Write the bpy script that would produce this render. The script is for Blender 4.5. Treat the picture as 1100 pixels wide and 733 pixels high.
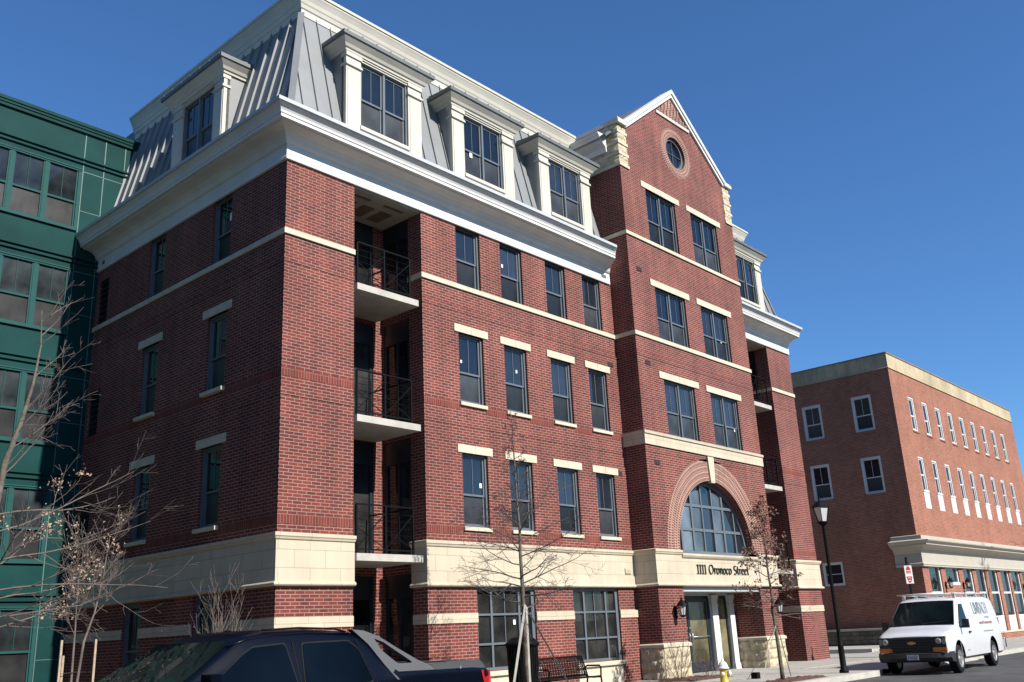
import bpy, bmesh, math, random
from mathutils import Vector, Matrix, noise
R = math.radians
PI = math.pi
for o in list(bpy.data.objects): bpy.data.objects.remove(o)
SC = bpy.context.scene
COL = SC.collection

# ------------------------------------------------------------------ camera
cd = bpy.data.cameras.new("camera"); cam = bpy.data.objects.new("camera", cd); COL.objects.link(cam)
yaw, pit, rol = R(48.60679), R(17.344), R(-2.79218)
fw = Vector((math.sin(yaw)*math.cos(pit), math.cos(yaw)*math.cos(pit), math.sin(pit)))
r0 = Vector((math.cos(yaw), -math.sin(yaw), 0)); u0 = r0.cross(fw)
rr = math.cos(rol)*r0 + math.sin(rol)*u0; uu = -math.sin(rol)*r0 + math.cos(rol)*u0
cam.matrix_world = Matrix(((rr.x, uu.x, -fw.x, -11.374), (rr.y, uu.y, -fw.y, -16.7215), (rr.z, uu.z, -fw.z, 1.4234), (0, 0, 0, 1)))
cd.sensor_width = 36; cd.lens = 1010.74/1100*36; cd.clip_end = 3000; cd.clip_start = 0.1
SC.camera = cam
# ------------------------------------------------------------------ world + sun
SUN_AZ, SUN_EL = R(2.0), R(37)
w = bpy.data.worlds.new("World"); SC.world = w; w.use_nodes = True
nt = w.node_tree; nt.nodes.clear()
wo = nt.nodes.new('ShaderNodeOutputWorld'); bg = nt.nodes.new('ShaderNodeBackground'); sk = nt.nodes.new('ShaderNodeTexSky')
sk.sky_type = 'NISHITA'; sk.sun_disc = False; sk.sun_elevation = SUN_EL; sk.sun_rotation = PI - SUN_AZ
sk.altitude = 100; sk.air_density = 1.0; sk.dust_density = 0.3; sk.ozone_density = 3.0
bg.inputs[1].default_value = 0.060
tint = nt.nodes.new('ShaderNodeMix'); tint.data_type = 'RGBA'; tint.blend_type = 'MULTIPLY'; tint.inputs[0].default_value = 1; tint.inputs[7].default_value = (.66, 1.06, 1.46, 1)
nt.links.new(sk.outputs[0], tint.inputs[6]); nt.links.new(tint.outputs[2], bg.inputs[0]); nt.links.new(bg.outputs[0], wo.inputs[0])
sl = bpy.data.lights.new("sun", 'SUN'); sl.energy = 5.0; sl.angle = R(0.5); sl.color = (1, .955, .88)
so = bpy.data.objects.new("sun", sl); COL.objects.link(so)
sd = Vector((math.sin(SUN_AZ)*math.cos(SUN_EL), -math.cos(SUN_AZ)*math.cos(SUN_EL), math.sin(SUN_EL)))
so.rotation_euler = sd.to_track_quat('Z', 'Y').to_euler(); so.location = sd*60
vs = SC.view_settings; vs.view_transform = 'Standard'; vs.look = 'None'; vs.exposure = 0.86; vs.gamma = 1; vs.use_curve_mapping = False

# ------------------------------------------------------------------ materials
def newmat(n):
    m = bpy.data.materials.new(n); m.use_nodes = True; t = m.node_tree
    return m, t, t.nodes['Principled BSDF']
def nd(t, k, **kw):
    n = t.nodes.new(k)
    for a, b in kw.items(): setattr(n, a, b)
    return n
def uvnode(t): return nd(t, 'ShaderNodeUVMap').outputs[0]
def noise_mix(t, vec, scale, c1, c2, lo=.35, hi=.65, detail=4):
    n = nd(t, 'ShaderNodeTexNoise'); n.inputs['Scale'].default_value = scale; n.inputs['Detail'].default_value = detail
    if vec is not None: t.links.new(vec, n.inputs['Vector'])
    r = nd(t, 'ShaderNodeValToRGB'); r.color_ramp.elements[0].position = lo; r.color_ramp.elements[1].position = hi
    r.color_ramp.elements[0].color = (*c1, 1); r.color_ramp.elements[1].color = (*c2, 1)
    t.links.new(n.outputs[0], r.inputs[0]); return r.outputs[0]
KA = .84      # overall albedo balance
def plain(n, c, rough=.5, metal=0, var=.12, scale=3, bump=0, bscale=60, spec=.5, coat=0):
    m, t, b = newmat(n); c = tuple(x*KA for x in c)
    tc = nd(t, 'ShaderNodeTexCoord').outputs['Object']
    lo = tuple(x*(1-var) for x in c); hi = tuple(min(1, x*(1+var)) for x in c)
    t.links.new(noise_mix(t, tc, scale, lo, hi), b.inputs['Base Color'])
    b.inputs['Roughness'].default_value = rough; b.inputs['Metallic'].default_value = metal
    b.inputs['Specular IOR Level'].default_value = spec; b.inputs['Coat Weight'].default_value = coat
    b.inputs['Coat Roughness'].default_value = .03
    if bump:
        nn = nd(t, 'ShaderNodeTexNoise'); nn.inputs['Scale'].default_value = bscale; nn.inputs['Detail'].default_value = 6
        t.links.new(tc, nn.inputs['Vector']); bp = nd(t, 'ShaderNodeBump'); bp.inputs['Strength'].default_value = bump; bp.inputs['Distance'].default_value = .02
        t.links.new(nn.outputs[0], bp.inputs['Height']); t.links.new(bp.outputs[0], b.inputs['Normal'])
    return m
def brickmat(n, c1, c2, mortar, bw, rh, ms=.011, rough=.85, var=.25, bump=.5, offset=.5, vscale=.6, bias=0.0, soft=.1, streak=.12):
    m, t, b = newmat(n); uv = uvnode(t); c1, c2, mortar = [tuple(x*KA for x in c) for c in (c1, c2, mortar)]
    br = nd(t, 'ShaderNodeTexBrick'); br.offset = offset; br.squash = 1
    br.inputs['Scale'].default_value = 1; br.inputs['Brick Width'].default_value = bw; br.inputs['Row Height'].default_value = rh
    br.inputs['Mortar Size'].default_value = ms; br.inputs['Mortar Smooth'].default_value = soft; br.inputs['Bias'].default_value = bias
    br.inputs['Color1'].default_value = (*c1, 1); br.inputs['Color2'].default_value = (*c2, 1); br.inputs['Mortar'].default_value = (*mortar, 1)
    t.links.new(uv, br.inputs['Vector'])
    mx = nd(t, 'ShaderNodeMix', data_type='RGBA', blend_type='MULTIPLY'); mx.inputs[0].default_value = 1
    big = noise_mix(t, uv, vscale, (1-var,)*3, (1+var*.5,)*3, .3, .7, 5)
    t.links.new(br.outputs['Color'], mx.inputs[6]); t.links.new(big, mx.inputs[7])
    out = mx.outputs[2]
    if streak:
        mp = nd(t, 'ShaderNodeMapping'); mp.inputs['Scale'].default_value = (3.2, .22, 1); t.links.new(uv, mp.inputs[0])
        sx = nd(t, 'ShaderNodeMix', data_type='RGBA', blend_type='MULTIPLY'); sx.inputs[0].default_value = 1
        t.links.new(out, sx.inputs[6]); t.links.new(noise_mix(t, mp.outputs[0], 1.0, (1-streak,)*3, (1+streak*.4,)*3, .38, .62, 6), sx.inputs[7]); out = sx.outputs[2]
    t.links.new(out, b.inputs['Base Color'])
    b.inputs['Roughness'].default_value = rough; b.inputs['Specular IOR Level'].default_value = .25
    if bump:
        fine = nd(t, 'ShaderNodeTexNoise'); fine.inputs['Scale'].default_value = 40; t.links.new(uv, fine.inputs['Vector'])
        ad = nd(t, 'ShaderNodeMath', operation='MULTIPLY_ADD'); ad.inputs[1].default_value = -1; t.links.new(br.outputs['Fac'], ad.inputs[0])
        t.links.new(fine.outputs[0], ad.inputs[2])
        bp = nd(t, 'ShaderNodeBump'); bp.inputs['Strength'].default_value = bump; bp.inputs['Distance'].default_value = .008
        t.links.new(ad.outputs[0], bp.inputs['Height']); t.links.new(bp.outputs[0], b.inputs['Normal'])
    return m
def glassmat(n, c, rough=.02, spec=1.0, var=.5, scale=.7, ior=1.9, wave=.0, vary=True):
    m, t, b = newmat(n); tc = nd(t, 'ShaderNodeTexCoord').outputs['Object']
    oi = nd(t, 'ShaderNodeObjectInfo'); mr = nd(t, 'ShaderNodeMapRange'); mr.inputs[3].default_value = .4 if vary else 1; mr.inputs[4].default_value = 3.0 if vary else 1; t.links.new(oi.outputs['Random'], mr.inputs[0])
    gx = nd(t, 'ShaderNodeMix', data_type='RGBA', blend_type='MULTIPLY'); gx.inputs[0].default_value = 1; t.links.new(noise_mix(t, tc, scale, tuple(x*(1-var) for x in c), tuple(x*(1+var) for x in c)), gx.inputs[6]); t.links.new(mr.outputs[0], gx.inputs[7])
    t.links.new(gx.outputs[2], b.inputs['Base Color'])
    b.inputs['Roughness'].default_value = rough; b.inputs['IOR'].default_value = ior
    if wave:
        nn = nd(t, 'ShaderNodeTexNoise'); nn.inputs['Scale'].default_value = 1.1; t.links.new(tc, nn.inputs['Vector'])
        bp = nd(t, 'ShaderNodeBump'); bp.inputs['Strength'].default_value = wave; bp.inputs['Distance'].default_value = .02
        t.links.new(nn.outputs[0], bp.inputs['Height']); t.links.new(bp.outputs[0], b.inputs['Normal'])
    return m
M = {}
M['brick'] = brickmat('red_brick', (.190, .038, .027), (.092, .024, .022), (.305, .195, .16), .24, .0737, ms=.0088, bias=-.12, var=.25, streak=.14)
M['brick_ring'] = brickmat('ring_brick', (.19, .048, .032), (.13, .034, .025), (.42, .29, .23), .12, .082, ms=.016, offset=0)
M['soldier'] = brickmat('soldier_brick', (.20, .041, .028), (.13, .029, .023), (.24, .12, .095), .0737, .24, ms=.008, offset=0)
M['brick_alt'] = brickmat('orange_brick', (.345, .112, .066), (.225, .070, .043), (.35, .24, .17), .215, .075, ms=.009, bias=0, var=.16, streak=.07)
M['tan_brick'] = brickmat('tan_brick', (.50, .41, .255), (.41, .335, .21), (.43, .36, .26), .10, .27, ms=.010, offset=0)
M['stone'] = brickmat('cast_stone', (.52, .455, .345), (.49, .425, .315), (.33, .28, .20), .80, .37, ms=.007, var=.08, bump=.12, vscale=1.3, streak=.06)
M['stone_plain'] = plain('cast_stone_plain', (.52, .455, .34), .8, var=.09, bump=.15)
M['rock'] = plain('rock_face_stone', (.44, .375, .255), .9, var=.22, scale=6, bump=.7, bscale=14)
M['field'] = brickmat('retaining_block', (.17, .15, .115), (.12, .105, .08), (.045, .04, .032), .42, .2, ms=.012, var=.3, bump=.8, vscale=4)
M['trim'] = plain('white_trim', (.64, .63, .60), .55, var=.06, scale=1.5)
M['trim_grey'] = plain('grey_white_trim', (.42, .44, .46), .5, var=.04)
M['cream'] = plain('cream_trim', (.50, .47, .395), .55, var=.06, scale=1.5)
M['cream_shop'] = plain('beige_shopfront_trim', (.40, .365, .30), .6, var=.04, scale=1.5)
M['metal'] = plain('grey_standing_seam', (.205, .212, .212), .5, metal=.1, var=.06, scale=1.2)
M['metal_dark'] = plain('dark_roof_metal', (.12, .127, .13), .5, metal=.1, var=.08)
M['frame'] = plain('blue_grey_window_frame', (.115, .133, .147), .4, var=.05)
M['frame_dark'] = plain('charcoal_frame', (.012, .018, .024), .4, var=.1)
M['glass'] = glassmat('window_glass', (.007, .009, .012), wave=.015, ior=1.75)
M['screen'] = glassmat('insect_screen', (.016, .017, .018), rough=.35, ior=1.45)
M['glass_warm'] = glassmat('shop_glass', (.009, .009, .0085), rough=.03, scale=1.5, ior=1.45)
M['door_glass'] = glassmat('door_glass', (.05, .045, .025), rough=.05, scale=1.2, ior=1.5)
M['sticker'] = plain('paper_sticker', (.75, .75, .68), .8)
M['green'] = plain('green_metal_panel', (.0085, .043, .041), .6, var=.16, scale=.8, spec=.06)
M['green_frame'] = plain('green_window_frame', (.016, .070, .066), .6, var=.05, spec=.1)
M['green_joint'] = plain('panel_joint', (.085, .15, .135), .5)
M['greenglass'] = glassmat('hazy_glass', (.010, .012, .013), rough=.04, scale=1.4, ior=1.5, wave=.02)
M['pane_pale'] = glassmat('pale_glass', (.040, .048, .055), rough=.04, scale=1.2, ior=1.7, var=.3)
M['plastic'] = plain('protective_sheet_glass', (.020, .0205, .021), .35, var=.5, scale=1.6, bump=.15, bscale=3, spec=.25)
M['vent'] = plain('brown_vent', (.045, .022, .02), .7)
M['black'] = plain('black_iron', (.004, .0045, .005), .6, var=.1, spec=.1)
M['lampglass'] = plain('frosted_lamp_glass', (.48, .48, .47), .3, var=.05)
M['concrete'] = brickmat('pavement_concrete', (.40, .375, .335), (.375, .355, .315), (.15, .135, .12), 1.5, 1.5, ms=.012, var=.12, bump=.1, offset=0, vscale=.9)
M['slab'] = plain('balcony_concrete', (.40, .375, .33), .8, var=.1, bump=.1)
M['kerb'] = plain('kerb_concrete', (.42, .40, .36), .85, var=.1, bump=.2)
M['asphalt'] = plain('asphalt', (.060, .059, .058), .95, var=.25, scale=1.3, bump=.5, bscale=90)
M['mulch'] = plain('mulch', (.085, .036, .022), .95, var=.6, scale=30, bump=1, bscale=40)
M['soil'] = plain('ground_earth', (.06, .055, .04), .95, var=.3, scale=.3)
M['grass'] = plain('winter_grass', (.06, .075, .03), .95, var=.4, scale=4, bump=.6, bscale=60)
M['bark'] = plain('pale_bark', (.10, .085, .065), .9, var=.4, scale=9, bump=.5)
M['twig'] = plain('twig_bark', (.12, .085, .068), .9, var=.3, scale=5)
M['twig_grey'] = plain('grey_twig_bark', (.075, .062, .055), .9, var=.3, scale=5)
M['twig_pale'] = plain('pale_twig_bark', (.12, .095, .082), .9, var=.3, scale=5)
M['bud'] = plain('pale_dry_leaf', (.36, .25, .175), .9, var=.35, scale=12)
M['leaf'] = plain('dry_brown_leaf', (.19, .105, .07), .85, var=.5, scale=9)
M['stake'] = plain('raw_timber', (.36, .28, .20), .9, var=.2, scale=8)
M['strap'] = plain('pale_webbing', (.27, .255, .22), .9)
M['strap_dark'] = plain('dark_wire', (.03, .03, .03), .7)
M['navy'] = plain('navy_car_paint', (.0008, .0020, .0062), .32, var=.05, coat=.2, spec=.15)
M['cladding'] = plain('grey_plastic_cladding', (.058, .061, .066), .6, var=.06)
M['cover'] = plain('black_bed_cover', (.028, .030, .032), .6, var=.05)
M['autoglass'] = glassmat('tinted_auto_glass', (.0016, .0034, .0062), rough=.01, ior=1.2, vary=False)
M['wsglass'] = glassmat('windscreen_glass', (.004, .0065, .0065), rough=.01, ior=1.17, vary=False)
M['vanpaint'] = plain('white_van_paint', (.56, .57, .59), .3, var=.02, coat=.35)
M['bumper'] = plain('black_bumper_plastic', (.016, .017, .018), .55)
M['rubber'] = plain('tyre_rubber', (.010, .010, .010), .8, spec=.2)
M['rim'] = plain('steel_rim', (.32, .32, .33), .4, metal=.6)
M['redlamp'] = plain('red_lamp_lens', (.36, .010, .009), .15, coat=.6)
M['orange'] = plain('orange_lamp_lens', (.60, .14, .012), .2, coat=.6)
M['headlamp'] = plain('clear_lamp_lens', (.35, .36, .37), .08, metal=.5)
M['gold'] = plain('gold_emblem', (.60, .42, .16), .3, metal=.7)
M['yellow'] = plain('yellow_hydrant_paint', (.48, .33, .012), .45, var=.1, scale=6)
M['white'] = plain('white_enamel', (.60, .60, .60), .35, var=.03)
M['red'] = plain('red_sign_paint', (.45, .010, .015), .4)
M['ink'] = plain('black_lettering', (.02, .018, .016), .6)
M['greyink'] = plain('grey_lettering', (.24, .25, .29), .6)
M['redink'] = plain('pink_lettering', (.38, .16, .18), .6)
M['steel'] = plain('brushed_steel', (.42, .42, .43), .35, metal=.7)
M['reveal_white'] = plain('white_painted_panel', (.60, .60, .60), .5, var=.02)
M['ceiling'] = plain('taped_ceiling_board', (.36, .33, .28), .85, var=.05)
M['ceil_patch'] = plain('bare_ceiling_board', (.15, .105, .06), .9, var=.15)

# ------------------------------------------------------------------ mesh builder
class MB:
    def __init__(s): s.v = []; s.f = []; s.uv = {}; s.sm = set(); s.mi = {}
    def face(s, pts, uv=None, mi=0, smooth=False):
        i = len(s.v); s.v.extend([tuple(p) for p in pts]); k = len(s.f); s.f.append(tuple(range(i, i+len(pts))))
        if uv: s.uv[k] = uv
        if mi: s.mi[k] = mi
        if smooth: s.sm.add(k)
    def box(s, x0, x1, y0, y1, z0, z1, mi=0):
        a = [(x0, y0, z0), (x1, y0, z0), (x1, y1, z0), (x0, y1, z0), (x0, y0, z1), (x1, y0, z1), (x1, y1, z1), (x0, y1, z1)]
        for q in ((0, 3, 2, 1), (4, 5, 6, 7), (0, 1, 5, 4), (1, 2, 6, 5), (2, 3, 7, 6), (3, 0, 4, 7)): s.face([a[i] for i in q], mi=mi)
        return s
    def hexa(s, b, t, mi=0):   # bottom 4 pts, top 4 pts (ccw from above)
        for q in (b[::-1], t, [b[0], b[1], t[1], t[0]], [b[1], b[2], t[2], t[1]], [b[2], b[3], t[3], t[2]], [b[3], b[0], t[0], t[3]]): s.face(q, mi=mi)
    def bar(s, p, q, w, h=None, up=(0, 0, 1), mi=0):
        p = Vector(p); q = Vector(q); d = (q-p).normalized(); h = h or w
        a = d.cross(Vector(up))
        if a.length < 1e-4: a = Vector((1, 0, 0))
        a.normalize(); b = a.cross(d); a *= w/2; b *= h/2
        c = [-a-b, a-b, a+b, -a+b]
        A = [p+x for x in c]; B = [q+x for x in c]
        s.face(A[::-1], mi=mi); s.face(B, mi=mi)
        for i in range(4): j = (i+1) % 4; s.face([A[i], A[j], B[j], B[i]], mi=mi)
    def tube(s, pts, rad, n=6, cap=True, mi=0):
        i0 = len(s.v); pts = [Vector(p) for p in pts]
        if not hasattr(rad, '__len__'): rad = [rad]*len(pts)
        d = (pts[1]-pts[0]).normalized(); a = d.orthogonal().normalized()
        for k, p in enumerate(pts):
            if k > 0:
                d2 = (pts[min(k+1, len(pts)-1)]-pts[k-1]).normalized(); a = (a-d2*a.dot(d2)).normalized(); d = d2
            b = d.cross(a)
            for j in range(n):
                t = 2*PI*j/n; s.v.append(tuple(p+(a*math.cos(t)+b*math.sin(t))*rad[k]))
        for k in range(len(pts)-1):
            for j in range(n):
                q = i0+k*n; j2 = (j+1) % n
                s.sm.add(len(s.f))
                if mi: s.mi[len(s.f)] = mi
                s.f.append((q+j, q+j2, q+n+j2, q+n+j))
        if cap:
            s.f.append(tuple(i0+j for j in range(n))[::-1]); s.f.append(tuple(i0+(len(pts)-1)*n+j for j in range(n)))
            if mi: s.mi[len(s.f)-1] = mi; s.mi[len(s.f)-2] = mi
    def lathe(s, prof, c=(0, 0, 0), n=16, axis='z', mi=0, smooth=True, cap=True):   # prof [(r,h)]
        i0 = len(s.v)
        for r_, h in prof:
            for j in range(n):
                t = 2*PI*j/n; a, b = r_*math.cos(t), r_*math.sin(t)
                p = (a, b, h) if axis == 'z' else ((a, h, b) if axis == 'y' else (h, a, b))
                s.v.append((p[0]+c[0], p[1]+c[1], p[2]+c[2]))
        for k in range(len(prof)-1):
            for j in range(n):
                q = i0+k*n; j2 = (j+1) % n
                if smooth: s.sm.add(len(s.f))
                if mi: s.mi[len(s.f)] = mi
                s.f.append((q+j, q+j2, q+n+j2, q+n+j))
        if not cap: return
        s.f.append(tuple(i0+j for j in range(n))[::-1]); s.f.append(tuple(i0+(len(prof)-1)*n+j for j in range(n)))
        if mi: s.mi[len(s.f)-1] = mi; s.mi[len(s.f)-2] = mi
    def sweep(s, prof, path, close=True):
        """prof [(out, z)], path [(x, y, mx, my)]; position = (x,y) + m*out"""
        ring = [[(x+mx*p, y+my*p, z) for p, z in prof] for x, y, mx, my in path]
        for a, b in zip(ring, ring[1:]):
            n = len(prof)
            for i in range(n if close else n-1):
                j = (i+1) % n; s.face([a[i], b[i], b[j], a[j]])
        if close: s.face(ring[0]); s.face(ring[-1][::-1])
    def wall(s, org, du, nrm, L, z0, z1, holes, rev=.15):
        """wall in plane through org along du; holes [(u0,u1,za,zb)] with reveals going inwards"""
        O = Vector(org); U = Vector(du); N = Vector(nrm)
        us = sorted({0, L, *[h[0] for h in holes], *[h[1] for h in holes]}); zs = sorted({z0, z1, *[h[2] for h in holes], *[h[3] for h in holes]})
        us = [u for u in us if 0 <= u <= L]; zs = [z for z in zs if z0 <= z <= z1]
        P = lambda u, z, d=0: O+U*u-N*d+Vector((0, 0, z))
        for a, b in zip(us, us[1:]):
            for c, d in zip(zs, zs[1:]):
                um, zm = (a+b)/2, (c+d)/2
                if any(h[0] < um < h[1] and h[2] < zm < h[3] for h in holes): continue
                s.face([P(a, c), P(b, c), P(b, d), P(a, d)])
        for h in holes:
            a, b, c, d = h[:4]; r_ = h[4] if len(h) > 4 else rev
            s.face([P(a, c), P(a, d), P(a, d, r_), P(a, c, r_)]); s.face([P(b, c), P(b, c, r_), P(b, d, r_), P(b, d)])
            s.face([P(a, d), P(b, d), P(b, d, r_), P(a, d, r_)]); s.face([P(a, c), P(a, c, r_), P(b, c, r_), P(b, c)])
    def mesh(s, name, mats):
        me = bpy.data.meshes.new(name); me.from_pydata(s.v, [], s.f)
        if not isinstance(mats, (list, tuple)): mats = [mats]
        for m in mats: me.materials.append(M[m] if isinstance(m, str) else m)
        uvl = me.uv_layers.new(name='UVMap'); dat = uvl.data
        for p in me.polygons:
            n = p.normal; u = s.uv.get(p.index)
            for q, li in enumerate(p.loop_indices):
                if u: dat[li].uv = u[q]; continue
                c = me.vertices[me.loops[li].vertex_index].co
                ax, ay, az = abs(n.x), abs(n.y), abs(n.z)
                dat[li].uv = (c.x, c.y) if az >= ax and az >= ay else ((c.y, c.z) if ax > ay else (c.x, c.z))
            if p.index in s.sm: p.use_smooth = True
            if p.index in s.mi: p.material_index = s.mi[p.index]
        return me
    def obj(s, name, mats, parent=None, loc=None, rz=0):
        o = bpy.data.objects.new(name, s.mesh(name, mats)); COL.objects.link(o)
        if parent: attach(o, parent)
        if loc is not None: o.location = loc; o.rotation_euler[2] = rz
        return o
def attach(o, parent):
    """parent keeps the child's own numbers as world numbers of the thing's frame"""
    o.parent = parent
    if 'world_parts' in parent and parent['world_parts']: o.matrix_parent_inverse = Matrix.Translation(-Vector(parent.location))
def bevel(o, w=.01, seg=2):
    b = o.modifiers.new('bevel', 'BEVEL'); b.width = w; b.segments = seg; b.limit_method = 'ANGLE'; b.angle_limit = R(40)
def tag(o, label=None, cat=None, group=None, kind=None):
    if label: o['label'] = label
    if cat: o['category'] = cat
    if group: o['group'] = group
    if kind: o['kind'] = kind
    return o
def thing(name, label, cat, loc=(0, 0, 0), rz=0, group=None, world=False):
    o = bpy.data.objects.new(name, None); COL.objects.link(o); o.location = loc; o.rotation_euler[2] = rz; o.empty_display_size = .3
    tag(o, label, cat, group)
    if world: o['world_parts'] = 1
    return o
def inst(src, parent, loc=None, rz=None):
    """copy of a part and its sub-parts (mesh data shared)"""
    c = src.copy(); COL.objects.link(c); c.parent = parent
    if loc is not None: c.location = loc
    if rz is not None: c.rotation_euler[2] = rz
    if 'world_parts' in parent and parent['world_parts']: c.matrix_parent_inverse = Matrix.Translation(-Vector(parent.location))
    for ch in src.children:
        d = ch.copy(); COL.objects.link(d); d.parent = c
    return c

# ================================================================== SETTING
def sheet(name, pts, z, mat, kind='structure'):
    b = MB(); b.face([(x, y, z) for x, y in pts]); o = b.obj(name, mat); tag(o, kind=kind); return o
sheet('ground', [(-900, -900), (1500, -900), (1500, 1500), (-900, 1500)], -.20, 'soil')
sheet('road', [(-120, -17.5), (220, -17.5), (220, -5.2), (-120, -5.2)], -.15, 'asphalt')
b = MB()      # far pavement behind the camera
b.box(-120, 220, -21, -17.5, -.19, 0); tag(b.obj('far_pavement', 'concrete'), kind='structure')
# near pavement: slab with a rounded end at the driveway
b = MB(); edge = [(-60, -5.35), (16.2, -5.35)]
for k in range(0, 7): t = R(15*k); edge.append((16.2+1.6*math.sin(t), -3.75-1.6*math.cos(t)))
edge += [(17.8, -2.2), (25.6, -2.2), (25.6, 20), (-60, 20)]
b.face([(x, y, 0) for x, y in edge])
for (xa, ya), (xb, yb_) in zip(edge, edge[1:]): b.face([(xa, ya, 0), (xa, ya, -.19), (xb, yb_, -.19), (xb, yb_, 0)])
tag(b.obj('pavement', 'concrete'), kind='structure')
b = MB(); ke = edge[:10]
def offs(e, d):
    r_ = []
    for i, (x, y) in enumerate(e):
        a = Vector(e[max(i-1, 0)]); c = Vector(e[min(i+1, len(e)-1)]); t = (c-a).normalized(); n = Vector((t.y, -t.x)); r_.append((x+n.x*d, y+n.y*d))
    return r_
o2 = offs(ke, .0); o1 = offs(ke, .15)
for i in range(len(ke)-1):
    b.face([(*o2[i], .004), (*o1[i], .004), (*o1[i+1], .004), (*o2[i+1], .004)]); b.face([(*o1[i], .004), (*o1[i], -.18), (*o1[i+1], -.18), (*o1[i+1], .004)])
tag(b.obj('kerb', 'kerb'), kind='structure')
sheet('added_lawn', [(-60, -1.6), (-4.1, -1.6), (-4.1, 9.45), (-60, 9.45)], .012, 'grass')  # unseen dark ground, added to cut bounce light onto the left wall
sheet('driveway', [(17.6, -5.2), (31.0, -5.2), (31.0, 40), (25.0, 40), (25.0, -2.2), (17.6, -2.2)], -.03, 'concrete')
b = MB()
b.hexa([(17.8, -5.45, -.17), (25.2, -5.45, -.17), (25.2, -5.19, -.17), (17.8, -5.19, -.17)], [(17.8, -5.45, -.145), (25.2, -5.45, -.145), (25.2, -5.19, -.026), (17.8, -5.19, -.026)])
tag(b.obj('driveway_ramp', 'kerb'), kind='structure')
b = MB(); b.box(25.2, 120, -5.1, .6, -.19, .0); b.box(31.0, 37.4, .6, 40, -.19, .13)
tag(b.obj('pavement_beyond', 'concrete'), kind='structure')
b = MB(); b.box(25.2, 120, -5.25, -5.1, -.19, .006); b.box(30.85, 31.0, .6, 40, -.19, .14)
tag(b.obj('kerb_beyond', 'kerb'), kind='structure')

# ================================================================== MAIN BUILDING
BL = thing('apartment_building', 'red brick apartment building with cream stone bands, grey mansard roof and gabled entrance bay', 'building', (12.6, 6, 0), world=True)
ZF, ZB4, ZBT, ZBB = 12.30, 10.50, 3.67, 2.60
YE = 9.6; X1, X2, XW = 1.98, 4.19, 12.63; BX0, BX1, YB = 12.63, 20.12, -.79; E0, E1 = 23.33, 25.3
LOWT, LOWB = 1.98, 1.76
ROWS = [(7.25, 9.15), (4.05, 5.92)]
WX = [(5.47, 6.41), (7.25, 8.19), (9.26, 10.21), (11.07, 12.00)]
TOPZ = (ZB4, ZF)
GW = [(5.83, 8.03), (9.61, 11.74)]
# front wing wall + pier
b = MB()
holes = [(a-X2, c-X2, z0, z1) for a, c in WX for z0, z1 in ROWS+[TOPZ]] + [(a-X2, c-X2, .62, ZBB-.02) for a, c in GW]
b.wall((X2, 0, 0), (1, 0, 0), (0, -1, 0), XW-X2, -.1, ZF, holes)
b.wall((X2, 1.55, 0), (0, -1, 0), (-1, 0, 0), 1.55, -.1, ZF, [(.03, 1.04, z+.02, z+2.95, .06) for z in (0, 3.28, 6.42)]+[(.03, 1.04, 9.64, ZF-.02, .06)])
b.obj('brick_wall', 'brick', BL)
b = MB(); b.wall((0, 0, 0), (1, 0, 0), (0, -1, 0), X1, -.1, ZF, []); 
b.face([(X1, 0, -.1), (X1, 1.55, -.1), (X1, 1.55, ZF), (X1, 0, ZF)])
b.wall((X1, 1.55, 0), (1, 0, 0), (0, -1, 0), X2-X1, -.1, ZF, [(.12, 1.88, z+.02, z+2.95, .12) for z in (0, 3.28, 6.42)]+[(.12, 1.88, 9.64, ZF-.02, .12)])
b.obj('brick_wall', 'brick', BL)
# left facade
LY = [(2.29, 3.17), (5.55, 6.41)]
b = MB()
holes = [(YE-c, YE-a, z0, z1) for a, c in LY for z0, z1 in ROWS+[TOPZ]] + [(YE-c, YE-a, .1, ZBB-.02) for a, c in LY]
holes += [(YE-9.35, YE-8.75, ZB4, 11.9, .1), (YE-9.35, YE-8.75, 7.25, 8.55, .1), (YE-9.35, YE-8.75, 4.05, 5.35, .1)]
b.wall((0, YE, 0), (0, -1, 0), (-1, 0, 0), YE, -.1, ZF, holes)
b.obj('brick_wall', 'brick', BL)
# bay: left return, front
b = MB(); b.wall((BX0, 8, 0), (0, -1, 0), (-1, 0, 0), 8-YB, -.1, 18.0, []); b.obj('brick_wall', 'brick', BL)
b = MB(); b.face([(BX1, YB, -.1), (BX1, 8, -.1), (BX1, 8, 18.0), (BX1, YB, 18.0)]); b.obj('brick_wall', 'brick', BL)
BWX = [(14.05, 15.92), (16.95, 18.82)]
BROWS = [(7.26, 9.13), (ZB4, 12.33), (13.97, 15.97)]
SX0, SX1, SZ0, SZ1, CX, CZ, RW = 15.175, 17.575, 16.98, 19.38, 16.375, 18.18, .64
b = MB()
b.wall((BX0, YB, 0), (1, 0, 0), (0, -1, 0), BX1-BX0, 6.84, SZ0, [(a-BX0, c-BX0, z0, z1) for a, c in BWX for z0, z1 in BROWS])
zr = lambda x: 20.72-.79*abs(x-CX)-.08
for s_ in (-1, 1):
    f = [(CX+s_*3.745, YB, SZ0), (CX+s_*1.2, YB, SZ0), (CX+s_*1.2, YB, zr(CX+1.2)), (CX+s_*3.35, YB, 18.0), (CX+s_*3.745, YB, 18.0)]
    b.face(f if s_ < 0 else f[::-1])
b.face([(SX0, YB, SZ1), (SX1, YB, SZ1), (SX1, YB, zr(SX1)), (CX, YB, zr(CX)), (SX0, YB, zr(SX0))])
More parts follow.
